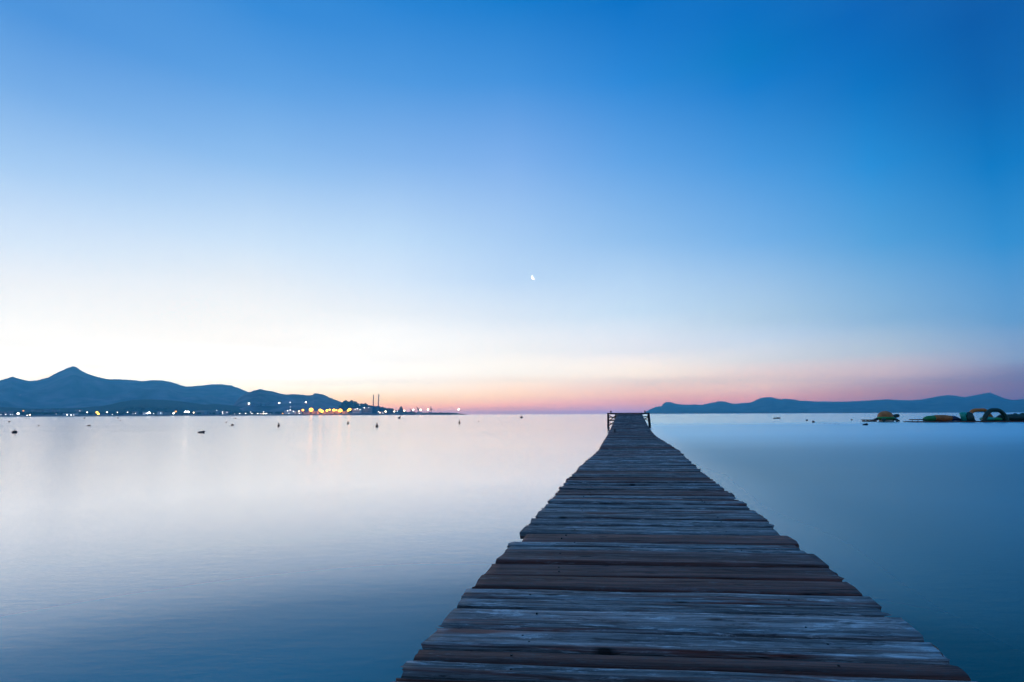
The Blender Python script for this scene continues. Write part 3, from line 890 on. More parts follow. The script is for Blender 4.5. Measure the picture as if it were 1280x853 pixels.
# ------------------------------------------------------------------ lamps
LB = M
LAMPS = [
    # x, y, dist, material, head radius, label
    (1.2, 518.6, 2040, 'lamp_dim', .9, 'faint lamp on the waterline at the left edge of the photo'),
    (7.0, 518.3, 2040, 'lamp_white', .75, 'small white lamp, second from the left edge on the waterline'),
    (13.0, 518.4, 2040, 'lamp_dim', .9, 'small lamp, third from the left edge on the waterline'),
    (15.6, 518.6, 2040, 'lamp_dim', .7, 'faint lamp close left of the big white shore lamp'),
    (22.7, 517.2, 2030, 'lamp_white_big', 1.25, 'big bright white lamp near the left edge, below an orange glow'),
    (29.2, 513.7, 2200, 'lamp_orange', .95, 'orange pink lamp above and right of the big white lamp near the left edge'),
    (34.0, 519.2, 2020, 'lamp_white', .9, 'white waterside lamp, left one of a pair right of the orange glow'),
    (37.4, 518.7, 2020, 'lamp_warm', .8, 'white waterside lamp, right one of a pair right of the orange glow'),
    (70.3, 517.6, 2050, 'lamp_dim', .7, 'faint lamp in front of the mauve block among shore rooftops'),
    (83.8, 518.7, 2020, 'lamp_white', 1.2, 'bright warm white lamp, left one of the row of three before the long white building'),
    (88.7, 519.0, 2020, 'lamp_white', 1.0, 'warm white lamp, middle one of the row of three before the long white building'),
    (92.2, 519.0, 2020, 'lamp_dim', 1.0, 'smaller lamp, right one of the row of three before the long white building'),
    (99.7, 513.9, 2200, 'lamp_dim', 1.0, 'small pale lamp on the mauve house above the row of three'),
    (25.2, 494.0, 0, 'lamp_dim', .5, 'faint light on the blue mountain slope below the left knoll'),
    (50.0, 493.6, 0, 'lamp_dim', .6, 'faint light on the blue mountain slope left of the peak'),
    (109.0, 515.6, 2060, 'lamp_white', 1.25, 'pinkish white street lamp left of the yellow twin lamps'),
    (121.2, 515.6, 2060, 'lamp_yellow', 1.45, 'upper yellow lamp of the yellow twin on the left shore'),
    (123.0, 517.6, 2040, 'lamp_yellow', 1.3, 'lower yellow white lamp of the yellow twin on the left shore'),
    (133.8, 515.6, 2060, 'lamp_white', 1.35, 'bright pinkish white street lamp right of the yellow twin lamps'),
    (140.4, 518.5, 2030, 'lamp_dim', 1.0, 'small low lamp on the waterline right of the yellow twin lamps'),
    (146.7, 515.6, 2060, 'lamp_white', .95, 'mid white street lamp second to the right of the yellow twin lamps'),
    (159.5, 515.6, 2060, 'lamp_white', .95, 'mauve white street lamp third to the right of the yellow twin lamps'),
    (165.6, 510.0, 0, 'lamp_dim', 1.1, 'small lamp up in the dark trees above the grey shore house'),
    (166.2, 517.6, 2040, 'lamp_dim', .85, 'faint lamp at the left foot of the grey shore house'),
    (169.4, 516.9, 2050, 'lamp_dim', 1.3, 'small white lamp on the front of the grey shore house'),
    (180.0, 517.6, 2040, 'lamp_blue', .6, 'small cool lamp left of the small white shore house'),
    (182.2, 516.8, 2040, 'lamp_dim', 1.1, 'small lamp on the small white shore house'),
    (184.6, 516.8, 2030, 'lamp_white_big', .9, 'bright white lamp, left in the cluster of three on the left shore'),
    (186.6, 515.8, 2030, 'lamp_white_big', 1.0, 'bright white lamp, top in the cluster of three on the left shore'),
    (187.8, 517.0, 2020, 'lamp_white', 1.0, 'bright white lamp, right in the cluster of three on the left shore'),
    (192.0, 517.2, 2040, 'lamp_dim', 1.2, 'small lamp just right of the cluster of three bright lamps'),
    (201.0, 516.6, 2040, 'lamp_blue', .95, 'cool white lamp in front of the white gabled house'),
    (217.0, 516.8, 2030, 'lamp_white_big', 1.15, 'white lamp, lower one of the white and orange twin'),
    (219.7, 514.6, 2050, 'lamp_orange', 1.35, 'orange lamp, upper one of the white and orange twin'),
    (232.0, 515.0, 2030, 'lamp_white_big', 1.5, 'very bright white floodlight, left one of the dazzling pair'),
    (235.3, 515.0, 2030, 'lamp_white_big', 1.45, 'very bright white floodlight, right one of the dazzling pair'),
    (242.0, 516.0, 2040, 'lamp_warm', 1.0, 'pinkish lamp right of the dazzling floodlight pair'),
    (270.7, 513.0, 2120, 'lamp_blue', .8, 'pale blue lamp at the roof edge of the long blue grey hotel'),
    (277.9, 515.2, 2060, 'lamp_white', 1.0, 'upper white lamp of the two stacked left of the pink house'),
    (278.3, 517.4, 2040, 'lamp_white', .85, 'lower white lamp of the two stacked left of the pink house'),
    (283.8, 515.6, 2060, 'lamp_dim', 1.2, 'pinkish lamp on the pink house'),
    (293.2, 517.7, 2040, 'lamp_dim', .8, 'faint low lamp first in the waterside row right of the pink house'),
    (299.5, 517.3, 2030, 'lamp_white', 1.1, 'white waterside lamp, second in the row right of the pink house'),
    (307.0, 517.2, 2030, 'lamp_white', 1.2, 'white waterside lamp, third in the row right of the pink house'),
    (313.2, 515.3, 2060, 'lamp_white', .8, 'raised white lamp, fourth in the row right of the pink house'),
    (315.0, 517.3, 2030, 'lamp_white', 1.0, 'white waterside lamp just below and right of the raised lamp'),
    (322.2, 517.3, 2030, 'lamp_white', 1.1, 'white waterside lamp in the middle of the row left of the white hotel'),
    (326.0, 517.4, 2030, 'lamp_white', .8, 'small white waterside lamp between the middle lamp and the last pair'),
    (329.2, 517.4, 2030, 'lamp_warm', .9, 'warm low lamp of the last group in the waterside row'),
    (329.7, 515.2, 2060, 'lamp_white', .9, 'raised white lamp of the last group in the waterside row'),
    (331.8, 517.3, 2030, 'lamp_white', 1.1, 'left lamp of the touching pair that ends the waterside row'),
    (333.4, 517.2, 2035, 'lamp_white', 1.1, 'right lamp of the touching pair that ends the waterside row'),
    (338.0, 517.6, 2030, 'lamp_dim', .8, 'faint lamp after the touching pair, left of the white hotel'),
    (311.2, 504.6, 0, 'lamp_white_big', 1.4, 'bright white lamp on the dark hillside left of the pale blue houses'),
    (349.0, 503.8, 0, 'lamp_white_big', 1.2, 'bright white lamp on the hillside right of the pale blue houses'),
    (362.8, 503.0, 0, 'lamp_white', 1.5, 'small white lamp on the hillside above the white hotel'),
    (363.0, 508.8, 0, 'lamp_dim', 1.5, 'faint lamp on the hillside midway above the white hotel'),
    (382.3, 502.9, 0, 'lamp_white_big', 1.1, 'white lamp on the hillside above the brightest orange light'),
    (353.4, 517.2, 2030, 'lamp_orange', 1.0, 'small orange lamp at the left foot of the white hotel'),
    (359.5, 513.6, 2030, 'lamp_white', 1.15, 'white lamp lighting the upper left of the white hotel'),
    (362.6, 512.8, 2030, 'lamp_white', 1.25, 'white lamp at the roof of the white hotel'),
    (361.2, 516.9, 2030, 'lamp_white', .9, 'white lamp at the entrance of the white hotel'),
    (367.0, 514.6, 2030, 'lamp_white', 1.2, 'white lamp on the lower wing of the white hotel'),
    (374.2, 516.9, 2030, 'lamp_white', 1.1, 'white lamp in front of the small house left of the orange lights'),
    (373.6, 514.2, 2040, 'lamp_warm', .9, 'warm lamp at the eaves of the small house left of the orange lights'),
    (378.6, 512.9, 2030, 'lamp_orange_big', .9, 'medium orange harbour light, leftmost of the orange row'),
    (388.9, 512.4, 2020, 'lamp_orange_big', 1.9, 'largest and brightest orange harbour light, second of the orange row'),
    (394.6, 515.0, 2040, 'lamp_orange', 1.3, 'dim orange lamp low on the warehouse right of the brightest orange light'),
    (400.2, 513.0, 2020, 'lamp_orange_big', 1.35, 'upper lamp of the orange pair right of the brightest light'),
    (402.6, 514.3, 2020, 'lamp_orange_big', 1.35, 'lower lamp of the orange pair right of the brightest light'),
    (408.6, 513.4, 2020, 'lamp_orange_big', 1.05, 'tall narrow orange light in the middle of the orange row'),
    (412.0, 512.4, 2020, 'lamp_orange_big', .85, 'small orange light right of the tall narrow one'),
    (413.0, 516.6, 2035, 'lamp_orange', 1.1, 'low dim orange lamp on the long warehouse'),
    (417.3, 512.8, 2020, 'lamp_orange_big', 1.3, 'medium orange light left of the dim yellow lamp'),
    (420.7, 512.9, 2030, 'lamp_yellow', 1.2, 'dim yellow lamp left of the large right orange light'),
    (425.4, 513.4, 2020, 'lamp_orange_big', 1.8, 'large orange light, second from the right end of the orange row'),
    (435.2, 513.4, 2020, 'lamp_yellow', 1.6, 'lower yellow lamp of the last pair in the orange row'),
    (437.2, 512.0, 2020, 'lamp_orange_big', 1.35, 'upper orange lamp of the last pair in the orange row'),
    (444.0, 511.9, 2040, 'lamp_white', 1.0, 'white lamp on the left of the white terminal building'),
    (446.6, 511.2, 2040, 'lamp_white', 1.2, 'white lamp in the middle of the white terminal building'),
    (450.2, 512.2, 2040, 'lamp_white', .9, 'white lamp on the right of the white terminal building'),
    (449.8, 506.4, 0, 'lamp_dim', 1.2, 'faint lamp in the trees above the white terminal building'),
    (455.5, 509.9, 2050, 'lamp_white', 1.25, 'white lamp on the roof of the pinkish white block'),
    (461.0, 509.9, 2050, 'lamp_dim', 1.2, 'fainter lamp on the roof right side of the pinkish white block'),
    (473.2, 514.8, 2030, 'lamp_white', .9, 'white lamp, upper left of the three by the low pinkish shed'),
    (474.9, 516.3, 2030, 'lamp_warm', .8, 'pink lamp, middle of the three by the low pinkish shed'),
    (478.4, 516.6, 2030, 'lamp_white', .75, 'white lamp, lower right of the three by the low pinkish shed'),
    (482.0, 514.6, 2030, 'lamp_warm', 1.55, 'warm round street lamp first to the right of the chimneys'),
    (493.0, 514.6, 2030, 'lamp_warm', 1.3, 'warm lamp left of the dark harbour tower'),
    (496.7, 514.2, 2030, 'lamp_blue', 1.1, 'cool white lamp touching the dark harbour tower'),
    (505.4, 513.6, 2030, 'lamp_warm', 1.5, 'warm lamp right of the dark harbour tower'),
    (516.7, 512.5, 2020, 'lamp_white_big', 1.1, 'bright white lamp, first on the harbour mole'),
    (525.8, 512.3, 2020, 'lamp_warm', 1.75, 'warm white lamp, second on the harbour mole'),
    (535.0, 512.2, 2020, 'lamp_warm', 1.65, 'warm white lamp, third on the harbour mole, left of the tallest crane'),
    (562.0, 511.7, 2020, 'lamp_dim', 1.1, 'small faint lamp far out on the rock breakwater'),
    (573.4, 512.0, 2020, 'lamp_white_big', 1.35, 'bright warm white beacon at the end of the rock breakwater'),
]
for (px, py, d, mt, r, lb) in LAMPS:
    if d == 0:
        h = ground_hit(px, py)
        d_ = (h[1] if h else 3300) - 25
        hp = EYE + ray(px, py) * d_
        r *= 1.45
        r = r * d_ / 2030 / 1.45
    else:
        hp = at_dist(px, py, d)
    r *= {'lamp_orange_big': 3.5, 'lamp_orange': 1.8, 'lamp_yellow': 2.2, 'lamp_warm': 1.6, 'lamp_white_big': 1.65, 'lamp_white': 1.05}.get(mt, .95)
    if d == 0: r *= .75
    g = max(0.0, ground_z(hp.x, hp.y))
    ln = max(hp.z - g, 1.5)
    e = empty('street_lamp', (hp.x, hp.y, hp.z - ln))
    tag(e, lb, 'lamp', 'lamps along the far shore')
    mb = MB(); mb.tube([(0, 0, -1.0), (0, 0, ln * .6), (0, .0, ln - r * .7)], [.28, .2, .15], 6); mb.build('pole', M['steel'], e)
    mb = MB(); mb.ball((0, 0, ln), r, u=10, w=8, scale=(1, 1, .85)); mb.build('lamp_head', M[mt], e, smooth=True)

# ------------------------------------------------------------------ moon (a half lit disc, far beyond the air)
def moon():
    D = 16000.0
    c = EYE + ray(667.2, 346.6) * D
    rad = D * math.tan(R(0.27))
    fw = ray(667.2, 346.6)
    up = Vector((0, 0, 1)); sx = fw.cross(up).normalized(); sy = sx.cross(fw).normalized()
    ang = R(-62)      # bright limb towards lower left
    ax = (sx * -math.cos(R(28)) + sy * -math.sin(R(28))).normalized()    # towards the sun
    ay = fw.cross(ax).normalized()
    v, f = [], []
    n, k_ = 24, 8
    for i in range(n + 1):
        a = math.pi * i / n - math.pi / 2
        for j in range(k_ + 1):
            # lune from the bright limb to the terminator, a little less than half
            b_ = R(0) + R(83) * j / k_
            dx = math.cos(a) * math.cos(b_); dz = math.cos(a) * math.sin(b_)
            v.append((ax * dx + ay * math.sin(a) - fw * dz) * rad)
    for i in range(n):
        for j in range(k_):
            q = i * (k_ + 1) + j
            f.append((q, q + 1, q + k_ + 2, q + k_ + 1))
    o = link_mesh('moon', v, f, M['moonlit'], loc=c, smooth=True)
    m = o.modifiers.new('thick', 'SOLIDIFY'); m.thickness = 6.0
    tag(o, 'small white half moon high in the clear blue sky', 'moon')


moon()

# ------------------------------------------------------------------ pier
def solve_pier():
    zd = CAM_H - DECK_H
    bl, br = on_plane(497, 853, zd), on_plane(1210, 853, zd)
    d = ray(783.0, 517.5)
    ax = Vector((d.x, d.y, 0)).normalized()
    lat = Vector((ax.y, -ax.x, 0))
    return ax, lat, bl.dot(lat), br.dot(lat), zd


AX, LAT, UL, UR, ZD = solve_pier()
UC, UW = (UL + UR) / 2, (UR - UL)
PIER_W = 2.02
S_END = 48.6
print('pier width from photo', UW, 'centre', UC, 'start', on_plane(853, 853, ZD).dot(AX))


def deck_z(s):
    t = s - 21.5
    if t < 0: return ZD
    return ZD + 0.0440 * (t - 4.5 if t > 9 else t * t / 18)


def deck_c(s):
    return UC + interp([(0, 0), (6, 0), (9, -0.01), (12, .05), (14.5, .12), (17, .08), (22, .02), (28, .0), (40, .06), (60, .1)], s)


SKEW = 0.135    # boards run a little askew to the line of the pier


def pier_pt(s, u, z): return AX * (s + (u - UC) * SKEW) + LAT * u + Vector((0, 0, z))


pier = empty('wooden_pier', pier_pt(1.0, UC, 0.0), 0)
tag(pier, 'long weathered plank pier running out over calm water and rising to a post frame', 'pier')
PO = pier.location.copy()


def s_of(py, px):
    q = on_plane(px, py, ZD)
    return q.dot(AX) - (q.dot(LAT) - UC) * SKEW


# plank joints read along the left edge, near to far: (row in the photo, kind, lightness, lateral offset left, right)
EDGE = [852, 840.8, 826, 807.6, 785, 760, 747.5, 734.5, 717.5, 702.5, 687.5, 681.6, 675.2, 664.5, 655, 648, 640.5, 634.5, 630]
KIND = ['b', 'g', 'b', 'G', 'G', 'g', 'G', 'b', 'b', 'B', 'g', 'g', 'b', 'g', 'g', 'g', 'G', 'g']
OFFL = [0, .0, 0, .0, .0, .0, .03, -.01, .0, .0, .0, .02, -.10, .05, .0, .0, .0, .0]
OFFR = [0, .0, .0, .05, .06, -.03, .02, .02, .02, .04, -.02, -.03, .05, -.06, .02, .04, .03, .0]


def left_px(y): return 776 - 0.827 * (y - 517.5)


js = [s_of(y, left_px(y)) for y in EDGE]
planks = []
# nearer than the frame
s = js[0]
pre = []
while s > 0.9:
    w_ = random.uniform(.12, .19)
    pre.append((s - w_, s, random.choice('bgGb'), random.uniform(-.03, .03), random.uniform(-.03, .03)))
    s -= w_
planks += pre[::-1]
for i in range(len(js) - 1):
    planks.append((js[i], js[i + 1], KIND[i], OFFL[i] + random.uniform(-.012, .012), OFFR[i] + random.uniform(-.012, .012)))
s = js[-1]
wob = 0
while s < S_END - .05:
    w_ = random.choice([.10, .12, .14, .15, .17, .19, .21])
    k = random.choice('ggGbBgGb')
    big = random.random()
    planks.append((s, min(s + w_, S_END), k, random.gauss(0, .016) + (.035 if big < .08 else 0), random.gauss(0, .018) + (.045 if big > .92 else 0)))
    s += w_

dv, df, grain, tone = [], [], [], []
nails = MB()
for pi, (s0, s1, k, ol, orr) in enumerate(planks):
    gap = random.uniform(.024, .042)
    a, b_ = s0 + gap / 2, s1 - gap / 2
    sm = (s0 + s1) / 2
    near = sm < 9
    nu = 36 if near else (16 if sm < 20 else 8)
    ul, ur = deck_c(sm) - PIER_W / 2 - ol * .5, deck_c(sm) + PIER_W / 2 + orr * .4
    th = random.uniform(.045, .06)
    lift = random.gauss(0, .0045) + (.008 if random.random() < .12 else 0)
    if k == 'b': lift -= .004
    tl, tr = random.gauss(0, .004), random.gauss(0, .004)
    sk = random.gauss(0, .008)
    rx = random.random() * 40
    gx = random.random() * 50      # each board is cut from its own stock
    bro = {'g': 0.0, 'G': 0.08, 'b': 0.95, 'B': 0.75}[k]
    lt = {'g': random.uniform(.30, .6), 'G': random.uniform(.55, .95), 'b': random.uniform(.3, .75), 'B': random.uniform(.35, .7)}[k]
    if sm > 8 and random.random() < .15: lt *= .5
    rr = random.uniform(.004, .008)
    # rounded top edges: section from the near bottom, over the top, to the far bottom
    W = b_ - a
    sec = [(0, -th), (0, -rr * 1.4), (rr * .35, -rr * .35), (rr * 1.4, 0), (W * .28, .001), (W * .5, .0), (W * .72, .001), (W - rr * 1.4, 0), (W - rr * .35, -rr * .35), (W, -rr * 1.4), (W, -th)]
    ns = len(sec)
    cup = random.gauss(0, .0035)
    base = len(dv)
    jag = [random.gauss(0, .009) for _ in sec]
    jag2 = [random.gauss(0, .009) for _ in sec]
    for i in range(nu + 1):
        t = i / nu
        for q, (x, z) in enumerate(sec):
            u = ul + (ur - ul) * t
            if i == 0: u += jag[q]
            if i == nu: u += jag2[q]
            wv_ = noise.noise(Vector((u * 2.3 + rx, pi * 3.7, 0))) * .006 if (x < W * .2 or x > W * .8) else 0
            side = -1 if x < W * .5 else 1
            ss = a + x + sk * (t - .5) + wv_ * (1 if side < 0 else -1)
            zz = deck_z(sm) + lift + tl * (1 - t) + tr * t + z + cup * ((x / W - .5) ** 2 * 4) + .003 * noise.noise(Vector((u * 1.9, pi * 9.1, q * .15)))
            dv.append(pier_pt(ss, u, zz) - PO)
            grain.append((u + rx, ss + gx, z + zz))
            tone.append((bro, lt, rx))
    for i in range(nu):
        for q in range(ns):
            q2 = (q + 1) % ns
            df.append((base + i * ns + q, base + i * ns + q2, base + (i + 1) * ns + q2, base + (i + 1) * ns + q))
    df.append(tuple(base + q for q in range(ns))[::-1])
    df.append(tuple(base + nu * ns + q for q in range(ns)))
    # nail heads over the two bearers
    if sm < 16:
        for uo in (-.62, .60):
            for kx in ((.3, .7) if W > .12 else (.5,)):
                if random.random() < .4: continue
                u = deck_c(sm) + uo + random.gauss(0, .03)
                zt = deck_z(sm) + lift + .002 + tl * .5 + tr * .5
                nails.lathe([(.0048, -.008), (.0048, .0005), (.003, .0012)], 8, c=pier_pt(a + W * kx, u, zt + .002) - PO)

deck = link_mesh('deck', dv, df, M['wood'], pier, smooth=True)
for nm, data in (('grain', grain), ('tone', tone)):
    at_ = deck.data.attributes.new(nm, 'FLOAT_VECTOR', 'POINT')
    at_.data.foreach_set('vector', [c for v in data for c in v])
for e_ in deck.data.edges: pass
nb = nails.build('nail_heads', M['iron'], deck)
tag(nb, kind='stuff')

# bearers and piles under the deck
for uo in (-.72, .0, .72):
    mb = MB()
    prev = None
    k = 0.9
    pts = []
    while k < S_END:
        pts.append(pier_pt(k, deck_c(k) + uo, deck_z(k) - .125) - PO)
        k += 1.0
    vv, ff = [], []
    for p_ in pts:
        for du, dz in ((-.04, -.065), (.04, -.065), (.04, .065), (-.04, .065)):
            vv.append(p_ + LAT * du + Vector((0, 0, dz)))
    for i in range(len(pts) - 1):
        for q in range(4):
            ff.append((i * 4 + q, i * 4 + (q + 1) % 4, i * 4 + 4 + (q + 1) % 4, i * 4 + 4 + q))
    ff.append((3, 2, 1, 0)); n4 = (len(pts) - 1) * 4; ff.append((n4, n4 + 1, n4 + 2, n4 + 3))
    mb.add(vv, ff)
    mb.build('bearer', M['pile'], pier)
s = 2.5
while s < S_END - 1:
    for uo in (-.72, .72):
        mb = MB()
        p0 = pier_pt(s, deck_c(s) + uo + .13 * (1 if uo < 0 else -1), -1.5) - PO
        p1 = pier_pt(s, deck_c(s) + uo + .13 * (1 if uo < 0 else -1), deck_z(s) - .07) - PO
        mb.tube([p0, p1], .075, 10)
        mb.build('pile', M['pile'], pier)
    mb = MB()
    zc = deck_z(s) - .255
    mb.tube([pier_pt(s, deck_c(s) - .85, zc) - PO, pier_pt(s, deck_c(s) + .85, zc) - PO], .06, 8)
    mb.build('cross_beam', M['pile'], pier)
    s += 3.2

# the frame at the far end
zt = deck_z(S_END)
SF = S_END + .12
c_ = deck_c(S_END)


def fp(u, z, ds=0): return pier_pt(SF + ds, u, z) - PO


lo, ri = c_ - 1.83, c_ + 1.69
li, rii = c_ - 1.16, c_ + 1.10
mb = MB()
rotz = Matrix.Rotation(math.atan2((LAT + AX * SKEW).y, (LAT + AX * SKEW).x), 3, 'Z')
mb.box(fp((lo + ri) / 2, zt - .03), (ri - lo + .22, .2, .13), bev=.015, rot=rotz)
mb.build('cross_beam', M['pile'], pier)
for (u, rad_, lean) in ((lo, .10, -.03), (li, .085, .0), (rii, .085, 0), (ri, .115, .07)):
    mb = MB()
    mb.tube([fp(u + lean * 1.0, -1.2), fp(u + lean * .8, 0.3), fp(u, zt - .1)], [rad_ * 1.08, rad_, rad_ * .95], 12)
    mb.build('post', M['pile'], pier)


def brace(u0, z0, u1, z1, r_=.03, ds=0.0):
    mb = MB(); mb.tube([fp(u0, z0, ds), fp(u1, z1, ds)], r_, 8); mb.build('brace', M['pile'], pier)


brace(lo, zt - .63, li, zt - .61, .062)
brace(lo, zt - .38, li, zt - .36, .034)
brace(lo, zt - .72, li, zt - .20, .038, .05)
brace(lo, zt - .18, li, zt - .50, .036, -.05)
brace(lo, zt - 1.1, li, zt - .68, .04, .05)
brace(lo, zt - .80, li, zt - 1.12, .034, -.05)
brace(ri, zt - .30, rii, zt - .33, .042)
brace(ri, zt - .33, rii, zt - .68, .042, .05)
brace(ri, zt - .66, rii, zt - .40, .034, -.05)
for u in (lo + .24, ri - .3):
    mb = MB()
    mb.lathe([(.055, 0), (.045, .06), (.05, .1), (.085, .13), (.08, .16), (.03, .19)], 12, c=fp(u, zt + .036))
    mb.build('bollard', M['iron'], pier)
# mooring cleat on the left edge
s_ = 26.6
mb = MB()
q = pier_pt(s_, deck_c(s_) - .74, deck_z(s_) + .01) - PO
mb.box(q + Vector((0, 0, .01)), (.12, .2, .02), bev=.004)
mb.tube([q + Vector((0, 0, .0)), q + Vector((0, 0, .13))], [.035, .03], 8)
mb.tube([q + AX * -.13 + Vector((0, 0, .14)), q + Vector((0, 0, .125)), q + AX * .13 + Vector((0, 0, .14))], [.018, .028, .018], 8)
mb.build('mooring_cleat', M['iron'], pier)

# ------------------------------------------------------------------ buoys and floats
def scale_at(px, py):
    p_ = on_plane(px, py, 0.0)
    return p_, (p_ - EYE).dot(FWD) / F


def cone_buoy(px, py, wpx, hpx, lb, lean=0.0):
    p_, k = scale_at(px, py)
    w_, h_ = wpx * k / 2, hpx * k
    e = empty('marker_buoy', p_)
    tag(e, lb, 'buoy', 'cone topped marker buoys')
    e.rotation_euler = (lean * .3, lean, random.random() * 3)
    mb = MB(); mb.lathe([(w_ * .8, -h_ * .25), (w_, 0), (w_ * 1.02, h_ * .18), (w_ * .92, h_ * .34), (w_ * .55, h_ * .42)], 16); mb.build('float', M['black'], e, smooth=True)
    mb = MB(); mb.lathe([(w_ * .52, h_ * .4), (w_ * .42, h_ * .7), (w_ * .22, h_ * .95), (w_ * .1, h_)], 14); mb.build('cone', M['black'], e, smooth=True)


def round_buoy(px, py, wpx, mat, lb, squash=.85, grp='round mooring buoys'):
    p_, k = scale_at(px, py)
    r = wpx * k / 2
    e = empty('mooring_buoy', p_)
    e.rotation_euler = (random.uniform(-.2, .2), random.uniform(-.25, .25), random.random() * 3)
    tag(e, lb, 'buoy', grp)
    mb = MB(); mb.ball((0, 0, r * .35), r, u=16, w=10, scale=(1, 1, squash)); mb.build('float', mat, e, smooth=True)
    mb = MB(); mb.tube([(0, 0, r * 1.1), (0, 0, r * 1.32)], r * .16, 8)
    mb.tube([(-r * .14, 0, r * 1.34), (-r * .1, 0, r * 1.55), (r * .1, 0, r * 1.55), (r * .14, 0, r * 1.34)], r * .06, 6); mb.build('ring', M['iron'], e)


cone_buoy(348.3, 533.2, 3.0, 5.0, 'dark cone topped buoy below the white hotel')
cone_buoy(434.9, 530.2, 2.5, 4.2, 'dark cone topped buoy below the last orange harbour lights')
cone_buoy(471.1, 533.8, 3.2, 5.6, 'dark cone topped buoy below the two chimneys')
cone_buoy(574.3, 529.6, 2.4, 4.8, 'dark cone topped buoy below the breakwater end')
cone_buoy(498.9, 523.4, 3.0, 3.8, 'dark leaning buoy below the harbour tower', .5)
cone_buoy(1121.4, 527.8, 2.0, 3.0, 'small dark buoy at the front of the inflatable turtle')
B_ = M['black']
round_buoy(652.0, 522.8, 3.6, B_, 'dark round buoy alone near the horizon left of the pier')
round_buoy(18.2, 541.6, 5.4, B_, 'largest dark round buoy close to the left edge')
round_buoy(11.6, 527.8, 2.2, B_, 'small dark buoy above the largest left one')
round_buoy(32.7, 523.5, 1.5, B_, 'tiny dark buoy under the pair of waterside lamps at left')
round_buoy(48.2, 532.7, 1.9, M['greyfloat'], 'tiny grey buoy right of the largest left one')
round_buoy(105.3, 523.5, 2.0, B_, 'small dark buoy below the mauve house lamp')
round_buoy(146.9, 523.4, 2.0, B_, 'small dark buoy near shore, below the third pinkish lamp')
round_buoy(150.4, 526.4, 1.6, M['orangefloat'], 'tiny reddish buoy near shore beside a small dark one')
round_buoy(290.4, 532.2, 3.2, B_, 'dark round buoy, lowest of the three below the pink house')
round_buoy(282.6, 528.6, 1.9, B_, 'small dark buoy, left of the three below the pink house')
round_buoy(294.2, 523.7, 2.2, B_, 'small flat dark buoy, topmost of the three below the pink house')
round_buoy(388.0, 526.2, 1.6, M['greyfloat'], 'tiny grey buoy under the brightest orange light')
round_buoy(598.6, 527.4, 1.8, B_, 'small dark buoy right of the breakwater end')
round_buoy(1064.8, 525.4, 2.2, B_, 'small dark buoy left of the floating walkway')
round_buoy(1008.6, 526.2, 2.6, B_, 'dark round buoy, upper left of two left of the walkway')
round_buoy(1016.8, 528.4, 3.4, B_, 'larger dark round buoy, lower right of two left of the walkway')
# swim line of small floats
line = [(586.2, 529.6), (590.4, 530.6), (610.0, 530.8), (628.6, 531.2), (649.8, 531.4), (671.8, 531.8), (695, 532.2), (718, 532.8), (747.5, 532.8)]
for i, (x, y) in enumerate(line):
    round_buoy(x, y, 1.15, M['palefloat'], 'tiny pale float in the faint swim line left of the pier', grp='floats of the swim line left of the pier')
for i, (x, y) in enumerate([(1024, 529.2), (1031, 529.6), (1037.6, 529.9), (1044, 530.4), (1048, 530.5)]):
    round_buoy(x, y, 1.1, B_, 'tiny dark float in the line between the two buoys and the turtle', grp='floats of the line left of the turtle')


def low_float(px, py, wpx, mat, mat2, lb):
    """a slack cylinder float lying on its side with a raised end"""
    p_, k = scale_at(px, py)
    w_ = wpx * k
    e = empty('drifting_float', p_, random.uniform(-.3, .3))
    tag(e, lb, 'float')
    mb = MB(); mb.tube([(-w_ * .5, 0, .02 * w_), (-w_ * .35, 0, .07 * w_), (0, 0, .1 * w_), (w_ * .3, 0, .14 * w_)], [w_ * .09, w_ * .16, w_ * .19, w_ * .2], 14); mb.build('body', mat, e, smooth=True)
    mb = MB(); mb.ball((w_ * .34, 0, .17 * w_), w_ * .2, u=14, w=8, scale=(.9, .9, 1)); mb.tube([(w_ * .46, 0, .2 * w_), (w_ * .6, 0, .1 * w_)], [w_ * .09, w_ * .03], 8); mb.build('end_cap', mat2, e, smooth=True)


low_float(251.4, 541.4, 7.6, M['greyfloat'], M['black'], 'grey brown float with a dark end, lying low on the water left')
low_float(110.8, 532.6, 4.0, M['greyfloat'], M['greyfloat'], 'small grey float lying flat on the water at left')
low_float(1081.6, 531.8, 7.0, M['black'], M['black'], 'dark float lying low in front of the floating walkway')


